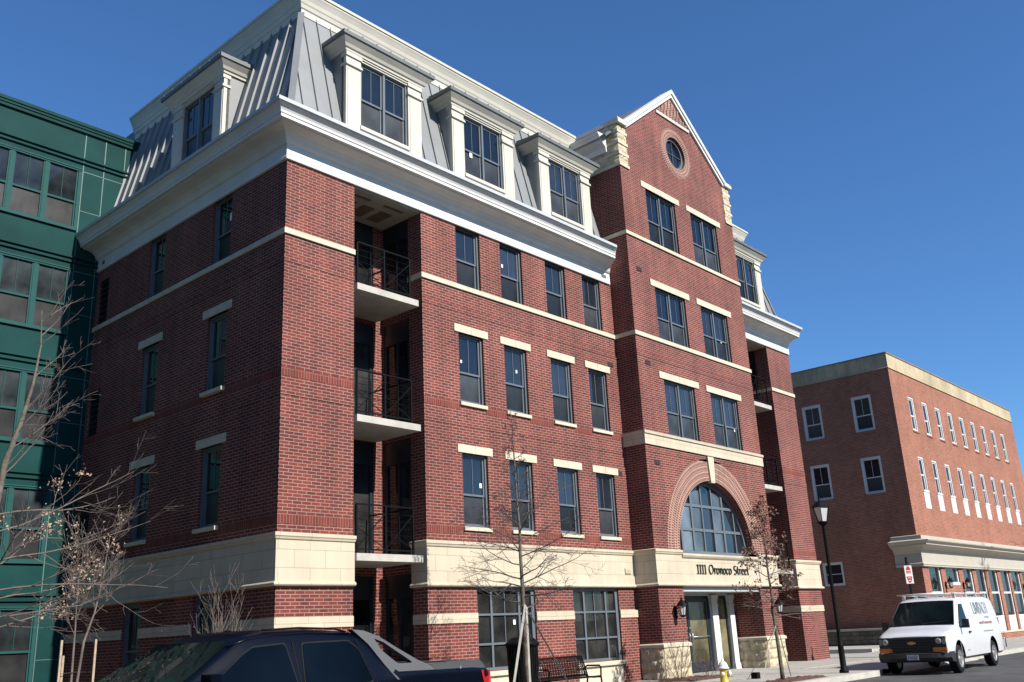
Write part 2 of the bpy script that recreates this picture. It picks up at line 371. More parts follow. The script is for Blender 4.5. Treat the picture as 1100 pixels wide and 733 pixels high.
def hole_plate(b, cx, cz, r, x0, x1, z0, z1, y, a0, a1, n, depth):
    angs = sorted({a0+(a1-a0)*i/n for i in range(n+1)} | {t for t in (math.atan2(z-cz, x-cx) % (2*PI) for x in (x0, x1) for z in (z0, z1)) if a0 <= t <= a1})
    def rim(t):
        c, s = math.cos(t), math.sin(t); k = 1e9
        if c > 1e-9: k = min(k, (x1-cx)/c)
        if c < -1e-9: k = min(k, (x0-cx)/c)
        if s > 1e-9: k = min(k, (z1-cz)/s)
        if s < -1e-9: k = min(k, (z0-cz)/s)
        return (cx+c*k, y, cz+s*k)
    for t, u in zip(angs, angs[1:]):
        p, q = (cx+r*math.cos(t), y, cz+r*math.sin(t)), (cx+r*math.cos(u), y, cz+r*math.sin(u))
        b.face([q, p, rim(t), rim(u)][::-1])
        b.face([p, q, (q[0], y+depth, q[2]), (p[0], y+depth, p[2])][::-1], uv=[(r*t, 0), (r*u, 0), (r*u, depth), (r*t, depth)])
hole_plate(b, CX, CZ, RW, SX0, SX1, SZ0, SZ1, YB, 0, 2*PI, 48, .22)
AZ, AR, ARO = 3.68, 2.32, 3.04
hole_plate(b, CX, AZ, AR, BX0, BX1, AZ, 6.84, YB, 0, PI, 48, .4)
for x0, x1 in ((BX0, 14.0), (18.84, BX1)):
    b.face([(x0, YB, -.1), (x1, YB, -.1), (x1, YB, ZBB+.05), (x0, YB, ZBB+.05)])
b.face([(18.84, .4, -.1), (18.84, YB, -.1), (18.84, YB, ZBB+.05), (18.84, .4, ZBB+.05)])
b.face([(14.0, YB, -.1), (14.0, .4, -.1), (14.0, .4, ZBB+.05), (14.0, YB, ZBB+.05)])
b.obj('brick_wall', 'brick', BL)
# right wing
b = MB(); b.wall((20.12, 1.55, 0), (1, 0, 0), (0, -1, 0), E0-20.12, -.1, ZF, [(.6, 1.6, z+.02, z+2.95, .12) for z in (0, 3.28, 6.42)]+[(.6, 1.6, 9.64, ZF-.02, .12)])
b.wall((20.12, 0, 0), (1, 0, 0), (0, -1, 0), .9, -.1, ZF, []); b.face([(21.02, 0, -.1), (21.02, 1.55, -.1), (21.02, 1.55, ZF), (21.02, 0, ZF)])
b.wall((E0, 1.55, 0), (0, -1, 0), (-1, 0, 0), 1.55, -.1, ZF, [(.05, 1.0, 9.64, ZF-.02, .1)]); b.wall((E0, 0, 0), (1, 0, 0), (0, -1, 0), E1-E0, -.1, ZF, [])
b.face([(E1, 0, -.1), (E1, 16, -.1), (E1, 16, ZF), (E1, 0, ZF)]); b.face([(E1, 16, -.1), (0, 16, -.1), (0, 16, ZF), (E1, 16, ZF)]); b.face([(0, 16, -.1), (0, YE, -.1), (0, YE, ZF), (0, 16, ZF)])
b.obj('brick_wall', 'brick', BL)
# floors/ceilings inside recesses
b = MB(); b.box(21.02, E0, .02, 1.54, 12.2, 12.28); b.obj('recess_ceiling', 'ceiling', BL)
b = MB(); b.box(X1, X2, .02, 1.54, 12.2, 12.28); cl = b.obj('recess_ceiling', 'ceiling', BL)
b = MB()
for i in range(3): b.box(2.2+i*.58, 2.2+i*.58+.38, .62, 1.25, 12.185, 12.197)
b.box(2.1, 2.75, .28, .36, 12.185, 12.197); b.box(3.2, 3.85, .28, .36, 12.185, 12.197); b.obj('ceiling_patch', 'ceil_patch', cl)
# thin brick string courses (one course slightly proud) and soldier courses
def strips(name, mat, runs, z, h, out):
    for path in runs: b = MB(); b.sweep([(0, z), (out, z), (out, z+h), (0, z+h)], path); b.obj(name, mat, BL)
FRONT = [(X2, .5, -1, 0), (X2, 0, -1, -1), (XW, 0, 0, -1)]
LEFT = [(0, YE, -1, 0), (0, 0, -1, -1), (X1, 0, 0, -1)]
BAY = [(BX0, 0, -1, 0), (BX0, YB, -1, -1), (BX1, YB, 0, -1)]
EAST = [(E0, 1.5, -1, 0), (E0, 0, -1, -1), (E1, 0, 0, -1)]
for z in (6.62, 9.72): strips('projecting_brick_course', 'brick', [LEFT, FRONT, BAY, EAST], z, .147, .014)
def segs(lo, hi, cuts):
    r_ = []; x = lo
    for a, c in sorted(cuts):
        if a > x: r_.append((x, a))
        x = c
    if hi > x: r_.append((x, hi))
    return r_
for z in (7.02, 3.84):
    runs = [[(a, 0, 0, -1), (c, 0, 0, -1)] for a, c in segs(X2, XW, WX)] + [[(0, 0, 0, -1), (X1, 0, 0, -1)], [(E0, 0, 0, -1), (E1, 0, 0, -1)]]
    runs += [[(0, -a, -1, 0), (0, -c, -1, 0)] for a, c in segs(-YE, 0, [(-q, -p) for p, q in LY])]
    strips('soldier_course', 'soldier', runs, z+.02, .19, .004)
# stone belts
def belt(name, path, prof, mat='stone'):
    b = MB(); b.sweep(prof, path); return b.obj(name, mat, BL)
BASE = [(0, ZBB), (.09, ZBB), (.115, ZBB+.025), (.115, ZBB+.055), (.09, ZBB+.085), (.055, ZBB+.095), (.055, ZBT-.15), (.085, ZBT-.13), (.10, ZBT-.09), (.12, ZBT-.07), (.12, ZBT-.005), (0, ZBT+.02)]
belt('stone_belt', [(0, YE, -1, 0), (0, 0, -1, -1), (X1, 0, 0, -1)], BASE)
belt('stone_belt', [(X2, .50, -1, 0), (X2, 0, -1, -1), (XW, 0, -1, -1), (BX0, YB, -1, -1), (14.0, YB, 0, -1)], BASE)
belt('stone_belt', [(18.84, YB, 0, -1), (BX1, YB, 1, -1), (BX1, 0, 1, -1), (20.95, 0, 0, -1)], BASE)
belt('stone_belt', [(E0, .6, -1, 0), (E0, 0, -1, -1), (E1, 0, 1, -1), (E1, 3, 1, 0)], BASE)
belt('inscribed_panel', [(14.0, YB+.02, 0, -1), (18.84, YB+.02, 0, -1)], [(-.4, ZBB), (.11, ZBB), (.13, ZBB+.03), (.13, ZBB+.07), (.05, ZBB+.13), (.05, 3.42), (.10, 3.47), (.13, 3.52), (.13, 3.58), (-.4, 3.61)])
THIN = lambda z, h=.17, o=.05: [(0, z-h), (o, z-h), (o, z), (0, z+.01)]
belt('stone_band', [(0, YE, -1, 0), (0, 0, -1, -1), (X1, 0, 0, -1)], THIN(ZB4, .13), 'stone_plain')
belt('stone_band', [(X2, .50, -1, 0), (X2, 0, -1, -1), (XW, 0, -1, -1), (BX0, YB, -1, -1), (BX1, YB, 0, -1)], THIN(ZB4, .13), 'stone_plain')
belt('stone_band', [(E0, 1.5, -1, 0), (E0, 0, -1, -1), (E1, 0, 0, -1)], THIN(ZB4, .13), 'stone_plain')
belt('stone_band', [(BX0, .7, -1, 0), (BX0, YB, -1, -1), (BX1, YB, 0, -1)], THIN(13.97, .12), 'stone_plain')
belt('stone_belt', [(BX0, 0, -1, 0), (BX0, YB, -1, -1), (BX1, YB, 0, -1)], [(0, 6.84), (.05, 6.84), (.05, 7.14), (.09, 7.17), (.10, 7.25), (0, 7.27)])
LOW = [(0, LOWB), (.03, LOWB), (.03, LOWT), (0, LOWT)]
for a, c in [(0, X1)]+segs(X2, XW, GW): belt('low_stone_band', [(a, 0, 0, -1), (c, 0, 0, -1)], LOW)
for a, c in segs(0, YE, LY): belt('low_stone_band', [(0, c, -1, 0), (0, a+(.0 if a else -.03), -1, 0)], LOW)
belt('low_stone_band', [(X2, .50, -1, 0), (X2, 0, -1, 0)], LOW)
belt('low_stone_band', [(E0, 1.5, -1, 0), (E0, 0, -1, -1), (E1, 0, 0, -1)], LOW)
# rock-faced stone base blocks of the bay and its quoins
def rock_face(b, org, du, nrm, L, z0, z1, cw, ch, seed, amp=.05, proud=.04):
    rng = random.Random(seed); U = Vector(du); N = Vector(nrm); O = Vector(org); nz = max(1, round((z1-z0)/ch)); ch = (z1-z0)/nz
    for k in range(nz):
        nu = max(1, round(L/cw)); sh = (k % 2)*.5; us = [0]+[min(L, max(0, (i+sh)*L/nu)) for i in range(nu+1)]+[L]; us = sorted({round(u, 3) for u in us})
        for ua, ub in zip(us, us[1:]):
            if ub-ua < .02: continue
            n, m = 5, 4; g = [[None]*(m+1) for _ in range(n+1)]
            for i in range(n+1):
                for j in range(m+1):
                    e = i in (0, n) or j in (0, m)
                    d = proud-.012 if e else proud+rng.uniform(.2, 1)*amp
                    u = ua+(ub-ua)*(i/n); z = z0+ch*(k+j/m)
                    g[i][j] = O+U*u+N*d+Vector((0, 0, z))
            for i in range(n):
                for j in range(m): b.face([g[i][j], g[i+1][j], g[i+1][j+1], g[i][j+1]])
            # edge back to wall
            for A, B_ in ((g[0][0], g[n][0]), (g[n][m], g[0][m]), (g[0][m], g[0][0]), (g[n][0], g[n][m])): b.face([A, A-N*proud, B_-N*proud, B_])
def rock_part(name, faces):
    b = MB()
    for f in faces: rock_face(b, *f)
    return b.obj(name, 'rock', BL)
rock_part('rock_faced_plinth', [((BX0, YB, 0), (1, 0, 0), (0, -1, 0), 1.37, -.05, .88, .6, .31, 1), ((BX0, 0, 0), (0, -1, 0), (-1, 0, 0), .79, -.05, .88, .5, .31, 2)])
rock_part('rock_faced_plinth', [((18.84, YB, 0), (1, 0, 0), (0, -1, 0), 1.28, -.05, .88, .6, .31, 3), ((18.84, .36, 0), (0, -1, 0), (-1, 0, 0), 1.15, -.05, .88, .55, .31, 4)])
for P_ in ([(BX0, 0, -1, 0), (BX0, YB, -1, -1), (14.0, YB, 1, -1), (14.0, .3, 1, 0)], [(18.84, .36, -1, 0), (18.84, YB, -1, -1), (BX1, YB, 1, -1), (BX1, 0, 1, 0)]):
    belt('plinth_cap', P_, [(0, .88), (.07, .88), (.07, .96), (0, 1.0)], 'stone_plain')
rock_part('stone_quoin', [((BX0, YB, 0), (1, 0, 0), (0, -1, 0), .5, 16.36, 17.95, .6, .26, 5, .018, .02), ((BX0, 3.0, 0), (0, -1, 0), (-1, 0, 0), 3.79, 16.36, 17.95, .7, .26, 6, .03, .02)])
rock_part('stone_quoin', [((BX1-.5, YB, 0), (1, 0, 0), (0, -1, 0), .5, 16.36, 17.95, .6, .26, 7, .025, .03)])
for k in range(4):
    b = MB(); b.box(BX1-.52, BX1+.05, YB-.045, YB+.3, 16.36+k*.42, 16.46+k*.42); b.obj('quoin_course', 'stone_plain', BL)
    b = MB(); b.box(BX0-.05, BX0+.52, YB-.045, 2.5, 16.36+k*.42, 16.46+k*.42); b.obj('quoin_course', 'stone_plain', BL)
# lintels and sills
def lintels(items, name='lintel'):
    for x0, x1, z0, z1, side in items:
        b = MB(); m = (x0+x1)/2
        for a, c in ((x0, m-.004), (m+.004, x1)):
            if side == 'F': b.box(a, c, -.03, .1, z0, z1)
            elif side == 'B': b.box(a, c, YB-.03, YB+.1, z0, z1)
            else: b.box(-.03, .1, a, c, z0, z1)
        b.obj(name, 'stone_plain', BL)
for z0, z1 in ROWS:
    lintels([(a-.17, c+.17, z1, z1+.21, 'F') for a, c in WX]+[(a-.19, c+.19, z1, z1+.21, 'L') for a, c in LY])
for z0, z1 in BROWS: lintels([(a-.27, c+.27, z1, z1+.22, 'B') for a, c in BWX])
# ------------------------------------------------------------------ windows
def sash_frame(b, x0, x1, z0, z1, y, w=.05, d=.04):
    b.box(x0, x0+w, y, y+d, z0, z1); b.box(x1-w, x1, y, y+d, z0, z1); b.box(x0+w, x1-w, y, y+d, z0, z0+w); b.box(x0+w, x1-w, y, y+d, z1-w, z1)
def make_window(w, h, units=1, frame='frame', yrec=.10, sill=True, sillmat='stone_plain', top=.56, jamb=.055, thick=.05, upmat='glass', lowmat='screen', muntin=True, sticker=None, sill_h=.09, sill_out=.06, nsash=None):
    """local: x right from centre, y inwards, z up from the sill line; returns list of (name, mesh, mats)"""
    hw = w/2; b = MB(); y = yrec
    b.box(-hw, -hw+jamb, y-.03, y+.1, 0, h); b.box(hw-jamb, hw, y-.03, y+.1, 0, h); b.box(-hw+jamb, hw-jamb, y-.03, y+.1, h-jamb, h); b.box(-hw+jamb, hw-jamb, y-.03, y+.1, 0, jamb)
    uw = (w-2*jamb-(units-1)*.07)/units; pan = MB(); scr = MB(); zm = h*(1-top)
    for i in range(units):
        x0 = -hw+jamb+i*(uw+.07); x1 = x0+uw
        if i: b.box(x0-.07, x0, y-.035, y+.1, jamb, h-jamb)
        sash_frame(b, x0, x1, zm-.02, h-jamb, y+.015, thick, .04); sash_frame(b, x0, x1, jamb, zm+.03, y+.04, thick, .035)
        if muntin: b.box((x0+x1)/2-.008, (x0+x1)/2+.008, y+.022, y+.034, zm, h-jamb-thick)
        pan.face([(x0+.02, y+.035, zm), (x1-.02, y+.035, zm), (x1-.02, y+.035, h-jamb-.02), (x0+.02, y+.035, h-jamb-.02)])
        scr.face([(x0+.02, y+.06, jamb+.01), (x1-.02, y+.06, jamb+.01), (x1-.02, y+.06, zm), (x0+.02, y+.06, zm)])
    out = [('window', b.mesh('window_frame', frame)), ('pane', pan.mesh('pane', upmat)), ('screen' if lowmat == 'screen' else 'pane', scr.mesh('screen', lowmat))]
    if sill:
        s = MB(); s.box(-hw-.03, hw+.03, -sill_out, y-.03, -sill_h, .0); out.append(('sill', s.mesh('sill', sillmat)))
    if sticker:
        s = MB(); sx, sz, q = sticker; s.box(sx-.035*q, sx+.035*q, y+.028, y+.034, sz-.05*q, sz+.05*q); out.append(('sticker', s.mesh('sticker', 'sticker')))
    return out
def put(parts, parent, loc, rz=0, drop=()):
    root = None
    for n, me in parts:
        if n in drop: continue
        o = bpy.data.objects.new(n, me); COL.objects.link(o)
        if root is None: root = o; attach(o, parent); o.location = loc; o.rotation_euler[2] = rz
        else: o.parent = root
    return root
w_one = make_window(.94, 1.90); w_one_b = make_window(.94, 1.87); w_top = make_window(.94, 1.80, sill=False)
stk = [make_window(.94, 1.90, sticker=(-.27, 1.15, .8)), make_window(.94, 1.90, sticker=(.15, 1.25, .9)), make_window(.94, 1.87, sticker=(.3, 1.1, 1.2)), make_window(.94, 1.80, sill=False, sticker=(-.25, 1.1, 1))]
for i, (a, c) in enumerate(WX):
    x = (a+c)/2
    put(stk[i] if i < 2 else w_one, BL, (x, 0, ROWS[0][0])); put(stk[2] if i == 0 else w_one_b, BL, (x, 0, ROWS[1][0])); put(stk[3] if i == 1 else w_top, BL, (x, 0, ZB4))
w_l = make_window(.88, 1.90, frame='frame', sill_out=.10); w_lb = make_window(.88, 1.87, sill_out=.10); w_lt = make_window(.88, 1.80, sill=False, sticker=(.22, 1.2, 2.2)); w_lg = make_window(.88, 2.48, sill=False, top=.45)
w_lt2 = make_window(.88, 1.80, sill=False)
for i, (a, c) in enumerate(LY):
    y = (a+c)/2
    put(w_l, BL, (0, y, ROWS[0][0]), -PI/2); put(w_lb, BL, (0, y, ROWS[1][0]), -PI/2); put(w_lt if i == 0 else w_lt2, BL, (0, y, ZB4), -PI/2); put(w_lg, BL, (0, y, .1), -PI/2)
for z0, z1 in ((ZB4, 11.9), (7.25, 8.55), (4.05, 5.35)):
    b = MB(); b.box(.07, .1, 8.75, 9.35, z0, z1)
    for k in range(8): zz = z0+(z1-z0)*(k+.5)/8; b.hexa([(.02, 8.78, zz-.05), (.02, 9.32, zz-.05), (.03, 9.32, zz-.05), (.03, 8.78, zz-.05)][::-1], [(.05, 8.78, zz+.04), (.05, 9.32, zz+.04), (.06, 9.32, zz+.04), (.06, 8.78, zz+.04)][::-1])
    b.obj('louvre', 'frame_dark', BL)
bw = [make_window(1.87, z1-z0, units=2, sill=False, muntin=True) for z0, z1 in BROWS]
bws = [make_window(1.87, z1-z0, units=2, sill=False, muntin=True, sticker=s) for (z0, z1), s in zip(BROWS, [(.72, .75, .9), (.5, .78, .9), (-.8, .18, .9)])]
for k, (z0, z1) in enumerate(BROWS):
    for i, (a, c) in enumerate(BWX): put((bws if (k, i) in ((0, 1), (1, 1), (2, 0)) else bw)[k], BL, ((a+c)/2, YB, z0))
# ground floor shop-style windows
def grid_window(w, h, vx, hz, frame='frame', pane='glass_warm', y=.1, jamb=.07, bar=.05):
    b = MB(); hw = w/2
    b.box(-hw, -hw+jamb, y-.04, y+.08, 0, h); b.box(hw-jamb*1.6, hw, y-.04, y+.08, 0, h); b.box(-hw, hw, y-.038, y+.078, h-jamb, h-.001); b.box(-hw, hw, y-.038, y+.078, .001, jamb)
    for x in vx: b.box(x-bar*.7, x+bar*.7, y-.03, y+.06, jamb, h-jamb)
    for z in hz: b.box(-hw+jamb, hw-jamb, y-.022, y+.05, z-bar/2, z+bar/2)
    b.box(-.012, .012, y+.0, y+.03, hz[0] if hz else jamb, h-jamb)
    p = MB(); p.face([(-hw+.03, y+.03, .03), (hw-.03, y+.03, .03), (hw-.03, y+.03, h-.03), (-hw+.03, y+.03, h-.03)])
    return [('window', b.mesh('window_frame', frame)), ('pane', p.mesh('pane', pane))]
g = grid_window(2.2, 1.96, (-.52, .52), (.62, 1.32)); g2 = grid_window(2.13, 1.96, (-.5, .5), (.62, 1.32))
g = g+[('sticker', (lambda s: (s.box(.3, .39, .1, .115, 1.06, 1.18), s.mesh('sticker', 'sticker'))[1])(MB()))]
put(g, BL, (6.93, 0, .62)); put(g2, BL, (10.675, 0, .62))
for a, c in GW:
    b = MB(); b.box(a-.04, c+.04, -.09, .05, .50, .61); b.obj('sill', 'stone_plain', BL)
    b = MB(); b.box(a+.05, c-.05, -.012, .05, .02, .50); b.obj('stone_panel', 'stone_plain', BL)
# arched window, round window
b = MB(); y = YB+.3
def ringpoly(b, cx, cz, r1, r2, y0, y1, a0, a1, n, uvk=None, mi=0):
    for i in range(n):
        t, u = a0+(a1-a0)*i/n, a0+(a1-a0)*(i+1)/n
        P = lambda r, a, yy: (cx+r*math.cos(a), yy, cz+r*math.sin(a))
        rm = (r1+r2)/2; uv = [(0, rm*t), (r2-r1, rm*t), (r2-r1, rm*u), (0, rm*u)] if uvk else None
        b.face([P(r1, t, y0), P(r2, t, y0), P(r2, u, y0), P(r1, u, y0)], uv=uv, mi=mi)
        b.face([P(r1, u, y0), P(r1, u, y1), P(r1, t, y1), P(r1, t, y0)], mi=mi); b.face([P(r2, t, y0), P(r2, t, y1), P(r2, u, y1), P(r2, u, y0)], mi=mi)
ringpoly(b, CX, AZ, AR-.12, AR, y-.05, y+.08, 0, PI, 40)
VX = [-1.68, -.98, -.33, .33, .98, 1.68]
for i, x in enumerate(VX):
    tk = .05 if i in (0, 4) else .032
    if i in (1, 4): tk = .05
    b.box(x-tk, x+tk, y-.02, y+.06, AZ, AZ+math.sqrt((AR-.06)**2-x*x))
for z in (.72, 1.50):
    hwid = math.sqrt((AR-.06)**2-z*z); b.box(-hwid, hwid, y-.012, y+.05, AZ+z-.045, AZ+z+.045)
b2 = MB()
for v in list(b.v): pass
o = b; pts = []
# bars were built around x=0: shift them to the arch centre
k0 = 40*3*4
b.v = [(vx+(CX if i >= k0 else 0), vy, vz) for i, (vx, vy, vz) in enumerate(b.v)]
b.box(CX-AR, CX+AR, y-.03, y+.06, AZ-.06, AZ+.04)
aw = b.obj('arched_window', 'frame', BL)
p = MB(); n = 40; p.face([(CX+(AR-.05)*math.cos(PI*i/n), y+.03, AZ+(AR-.05)*math.sin(PI*i/n)) for i in range(n+1)]); 
pn = p.obj('pane', 'glass', None); pn.parent = aw
for x0, x1, mt in ((-.94, -.36, 'pane_pale'), (-1.64, -1.02, 'pane_pale'), (.36, .94, 'pane_pale')):  # three arch panes get a paler glass colour for variety
    q = MB(); hh = math.sqrt((AR-.1)**2-max(abs(x0), abs(x1))**2); q.face([(CX+x0, y+.026, AZ+.05), (CX+x1, y+.026, AZ+.05), (CX+x1, y+.026, AZ+hh), (CX+x0, y+.026, AZ+hh)]); q = q.obj('pale_pane', mt); q.parent = aw 
b = MB(); 
for r1, r2, q in ((AR, AR+.17, .004), (AR+.17, AR+.35, .014), (AR+.35, AR+.53, .004), (AR+.53, ARO, .014)): ringpoly(b, CX, AZ, r1+.001, r2, YB-q, YB+.02, 0, PI, 64, True)
b.obj('brick_arch', 'brick_ring', BL)
b = MB(); b.hexa([(CX-.13, YB-.07, 5.93), (CX+.13, YB-.07, 5.93), (CX+.13, YB+.05, 5.93), (CX-.13, YB+.05, 5.93)], [(CX-.19, YB-.07, 6.80), (CX+.19, YB-.07, 6.80), (CX+.19, YB+.05, 6.80), (CX-.19, YB+.05, 6.80)]); bevel(b.obj('keystone', 'stone_plain', BL), .01)
b = MB(); ringpoly(b, CX, CZ, RW+.001, RW+.13, YB-.004, YB+.02, 0, 2*PI, 48, True); ringpoly(b, CX, CZ, RW+.13, RW+.26, YB-.02, YB+.02, 0, 2*PI, 48, True); ringpoly(b, CX, CZ, RW+.26, RW+.36, YB-.004, YB+.02, 0, 2*PI, 48, True); b.obj('brick_ring', 'brick_ring', BL)
b = MB(); ringpoly(b, CX, CZ, RW-.1, RW, YB+.1, YB+.2, 0, 2*PI, 40); b.box(CX-.009, CX+.009, YB+.14, YB+.165, CZ-RW+.08, CZ+RW-.08); b.box(CX-RW+.08, CX+RW-.08, YB+.142, YB+.163, CZ-.009, CZ+.009)
rw = b.obj('round_window', 'frame', BL)
p = MB(); p.face([(CX+(RW-.04)*math.cos(2*PI*i/40), YB+.17, CZ+(RW-.04)*math.sin(2*PI*i/40)) for i in range(40)]); pn = p.obj('pane', 'glass'); pn.parent = rw
# gable trim: rakes, kneelers, apex band and basket-weave brick
b = MB()
for s_ in (-1, 1):
    a0 = Vector((CX+s_*3.42, 0, 18.03)); a1 = Vector((CX, 0, 20.73))
    def layer(dn, th, out, back=.35):
        n = Vector((s_*(a1-a0).z, 0, -s_*(a1-a0).x)); n = Vector((s_*abs((a1-a0).z), 0, abs((a1-a0).x))).normalized()
        p0, p1 = a0-n*dn, a1-n*dn; q0, q1 = a0-n*(dn+th), a1-n*(dn+th)
        p1 = Vector((CX, 0, p0.z+(p1-p0).z/(p1-p0).x*(CX-p0.x))); q1 = Vector((CX, 0, q0.z+(q1-q0).z/(q1-q0).x*(CX-q0.x)))
        Y0, Y1 = YB-out, YB+back
        f = lambda v, yy: (v.x, yy, v.z)
        fs = [[f(q0, Y0), f(q1, Y0), f(p1, Y0), f(p0, Y0)], [f(q0, Y1), f(q1, Y1), f(q1, Y0), f(q0, Y0)], [f(p0, Y0), f(p1, Y0), f(p1, Y1), f(p0, Y1)], [f(q0, Y0), f(p0, Y0), f(p0, Y1), f(q0, Y1)]]
        for q in fs: b.face(q)
    layer(-.09, .13, .13); layer(.04, .12, .08)
b.obj('raking_cornice', 'trim', BL)
for s_ in (-1, 1):
    b = MB(); a, c = sorted((CX+s_*3.30, CX+s_*3.83)); b.box(a, c, YB-.14, YB+.5, 17.95, 18.09); b.box(a+.03, c-.03, YB-.1, YB+.45, 18.09, 18.16); b.obj('kneeler', 'cream', BL)
hb = (zr(CX)-.25-19.5)/.79
b = MB(); b.box(CX-hb, CX+hb, YB-.05, YB+.02, 19.45, 19.57); b.obj('apex_band', 'cream', BL)
b = MB(); rng = random.Random(4); k = 0; b.face([(CX-hb+.08, YB-.006, 19.575), (CX+hb-.08, YB-.006, 19.575), (CX, YB-.006, 20.5)])
zz = 19.6
while zz < 20.4:
    hwid = (20.45-zz)/.79-.08; x = -hwid; j = 0
    while x < hwid-.05:
        if (j+k) % 2 == 0: b.box(CX+x, CX+x+.1, YB-.035, YB, zz, zz+.1)
        x += .105; j += 1
    zz += .105; k += 1
b.obj('patterned_brick', 'brick_ring', BL)
# gable roof behind (metal) + side cornice
b = MB()
for s_ in (-1, 1):
    e = CX+s_*4.15; ez = 20.66-.79*4.15; th = .1
    for i in range(19):
        y0 = YB+.28+i*.5; b.bar((e, y0, ez+th/2+.03), (CX, y0, 20.66+th/2+.03), .03, .05)
    b.face([(e, YB+.2, ez+th), (CX, YB+.2, 20.66+th), (CX, 9, 20.66+th), (e, 9, ez+th)]); b.face([(e, YB+.2, ez), (e, 9, ez), (CX, 9, 20.66), (CX, YB+.2, 20.66)][::-1])
    b.face([(e, YB+.2, ez), (CX, YB+.2, 20.66), (CX, YB+.2, 20.66+th), (e, YB+.2, ez+th)]); b.face([(e, YB+.2, ez), (e, YB+.2, ez+th), (e, 9, ez+th), (e, 9, ez)])
b.face([(CX-4, 9, ez), (CX+4, 9, ez), (CX, 9, 20.66)])
b.obj('gable_roof', 'metal_dark', BL)
CORN = [(0, 17.0), (.1, 17.0), (.12, 17.18), (.2, 17.24), (.32, 17.34), (.34, 17.4), (.40, 17.42), (.44, 17.5), (.50, 17.56), (.52, 17.62), (0, 17.64)]
b = MB(); b.sweep(CORN, [(BX0, 8, -1, 0), (BX0, -.35, -1, 0)]); b.obj('side_cornice', 'trim', BL); b = MB(); b.sweep([(p_, z_) for p_, z_ in CORN], [(BX1, -.35, 1, 0), (BX1, 8, 1, 0)]); b.obj('side_cornice', 'trim', BL)
# main cornice
CP = [(0, 12.24), (.055, 12.24), (.07, 12.29), (.055, 12.33), (.055, 12.60), (.10, 12.62), (.13, 12.66), (.17, 12.74), (.26, 12.81), (.38, 12.845), (.50, 12.855), (.52, 12.87), (.52, 12.885), (.61, 12.89), (.61, 12.965), (.63, 12.975), (.645, 13.03), (.69, 13.10), (.745, 13.15), (.75, 13.17), (.78, 13.175), (.78, 13.235), (0, 13.27)]
b = MB(); b.sweep(CP, [(0, YE-.02, -1, 0), (0, 0, -1, -1), (12.57, 0, -.68, -1)]); b.obj('cornice', 'trim', BL)
b = MB(); b.sweep(CP, [(BX1, 0, 0, -1), (E1, 0, 0, -1)]); b.obj('cornice', 'trim', BL)
b = MB(); b.sweep([(.77, 13.17), (.80, 13.17), (.80, 13.262), (.3, 13.30), (.3, 13.285), (.77, 13.245)], [(0, YE, -1, 0), (0, 0, -1, -1), (12.57, 0, -.68, -1)]); b.obj('gutter', 'trim_grey', BL); b = MB()
b.sweep([(.77, 13.17), (.80, 13.17), (.80, 13.262), (.3, 13.30), (.3, 13.285), (.77, 13.245)], [(BX1, 0, 0, -1), (E1, 0, 0, -1)]); b.obj('gutter', 'trim_grey', BL)
for x, y in ((12.2, 0), (0, YE-.5)):
    b = MB()
    if y == 0: b.box(x-.12, x+.12, -.068, -.04, 12.4, 12.5)
    else: b.box(-.068, -.04, y-.06, y+.06, 12.38, 12.5)
    b.obj('cornice_vent', 'metal_dark', BL)
# mansard
MZ0, MZ1, MI = 13.2, 17.3, 1.0
b = MB()
b.face([(.04, .04, MZ0), (XW, .04, MZ0), (XW, MI, MZ1), (MI, MI, MZ1)]); b.face([(.04, 9.9, MZ0), (.04, .04, MZ0), (MI, MI, MZ1), (MI, 9.9, MZ1)])
b.face([(MI, MI, MZ1), (XW, MI, MZ1), (XW, 9.9, MZ1), (MI, 9.9, MZ1)])
def seam_pos(t, z): return None
lerp = lambda a, c, t: a+(c-a)*t
nF = Vector((0, -(MZ1-MZ0), (MI-.04))).normalized()
for k in range(27):                        # front seams
    x = .55+k*.45
    t1 = 1.0; t0 = 0.0
    if x < MI: t1 = (x-.04)/(MI-.04)
    p = Vector((x, .04, MZ0)); q = Vector((x, lerp(.04, MI, t1), lerp(MZ0, MZ1, t1)))
    b.bar(p+nF*.02, q+nF*.02, .022, .055, up=nF)
nL = Vector((-(MZ1-MZ0), 0, (MI-.04))).normalized()
for k in range(21):
    y = .5+k*.45; t1 = min(1.0, (y-.04)/(MI-.04)) if y < MI else 1.0
    p = Vector((.04, y, MZ0)); q = Vector((lerp(.04, MI, t1), y, lerp(MZ0, MZ1, t1))); b.bar(p+nL*.025, q+nL*.025, .03, .075, up=nL)
b.bar((.02, .02, MZ0), (MI-.02, MI-.02, MZ1), .16, .03, up=Vector((-1, -1, .4)))
b.obj('mansard_roof', 'metal', BL)
b = MB()
b.face([(BX1, .04, MZ0), (E1-.04, .04, MZ0), (E1-MI, MI, MZ1), (BX1, MI, MZ1)]); b.face([(E1-.04, .04, MZ0), (E1-.04, 16, MZ0), (E1-MI, 16, MZ1), (E1-MI, MI, MZ1)])
b.face([(BX1, MI, MZ1), (E1-MI, MI, MZ1), (E1-MI, 16, MZ1), (BX1, 16, MZ1)]); b.bar((E1-.02, .02, MZ0), (E1-MI, MI-.02, MZ1), .12, .03, up=Vector((1, -1, .4)))
for k in range(11):
    x = BX1+.3+k*.45; t1 = 1 if x < E1-MI else (E1-.04-x)/(MI-.04)
    p = Vector((x, .04, MZ0)); q = Vector((x, lerp(.04, MI, t1), lerp(MZ0, MZ1, t1))); b.bar(p+nF*.02, q+nF*.02, .022, .055, up=nF)
b.obj('mansard_roof', 'metal', BL)
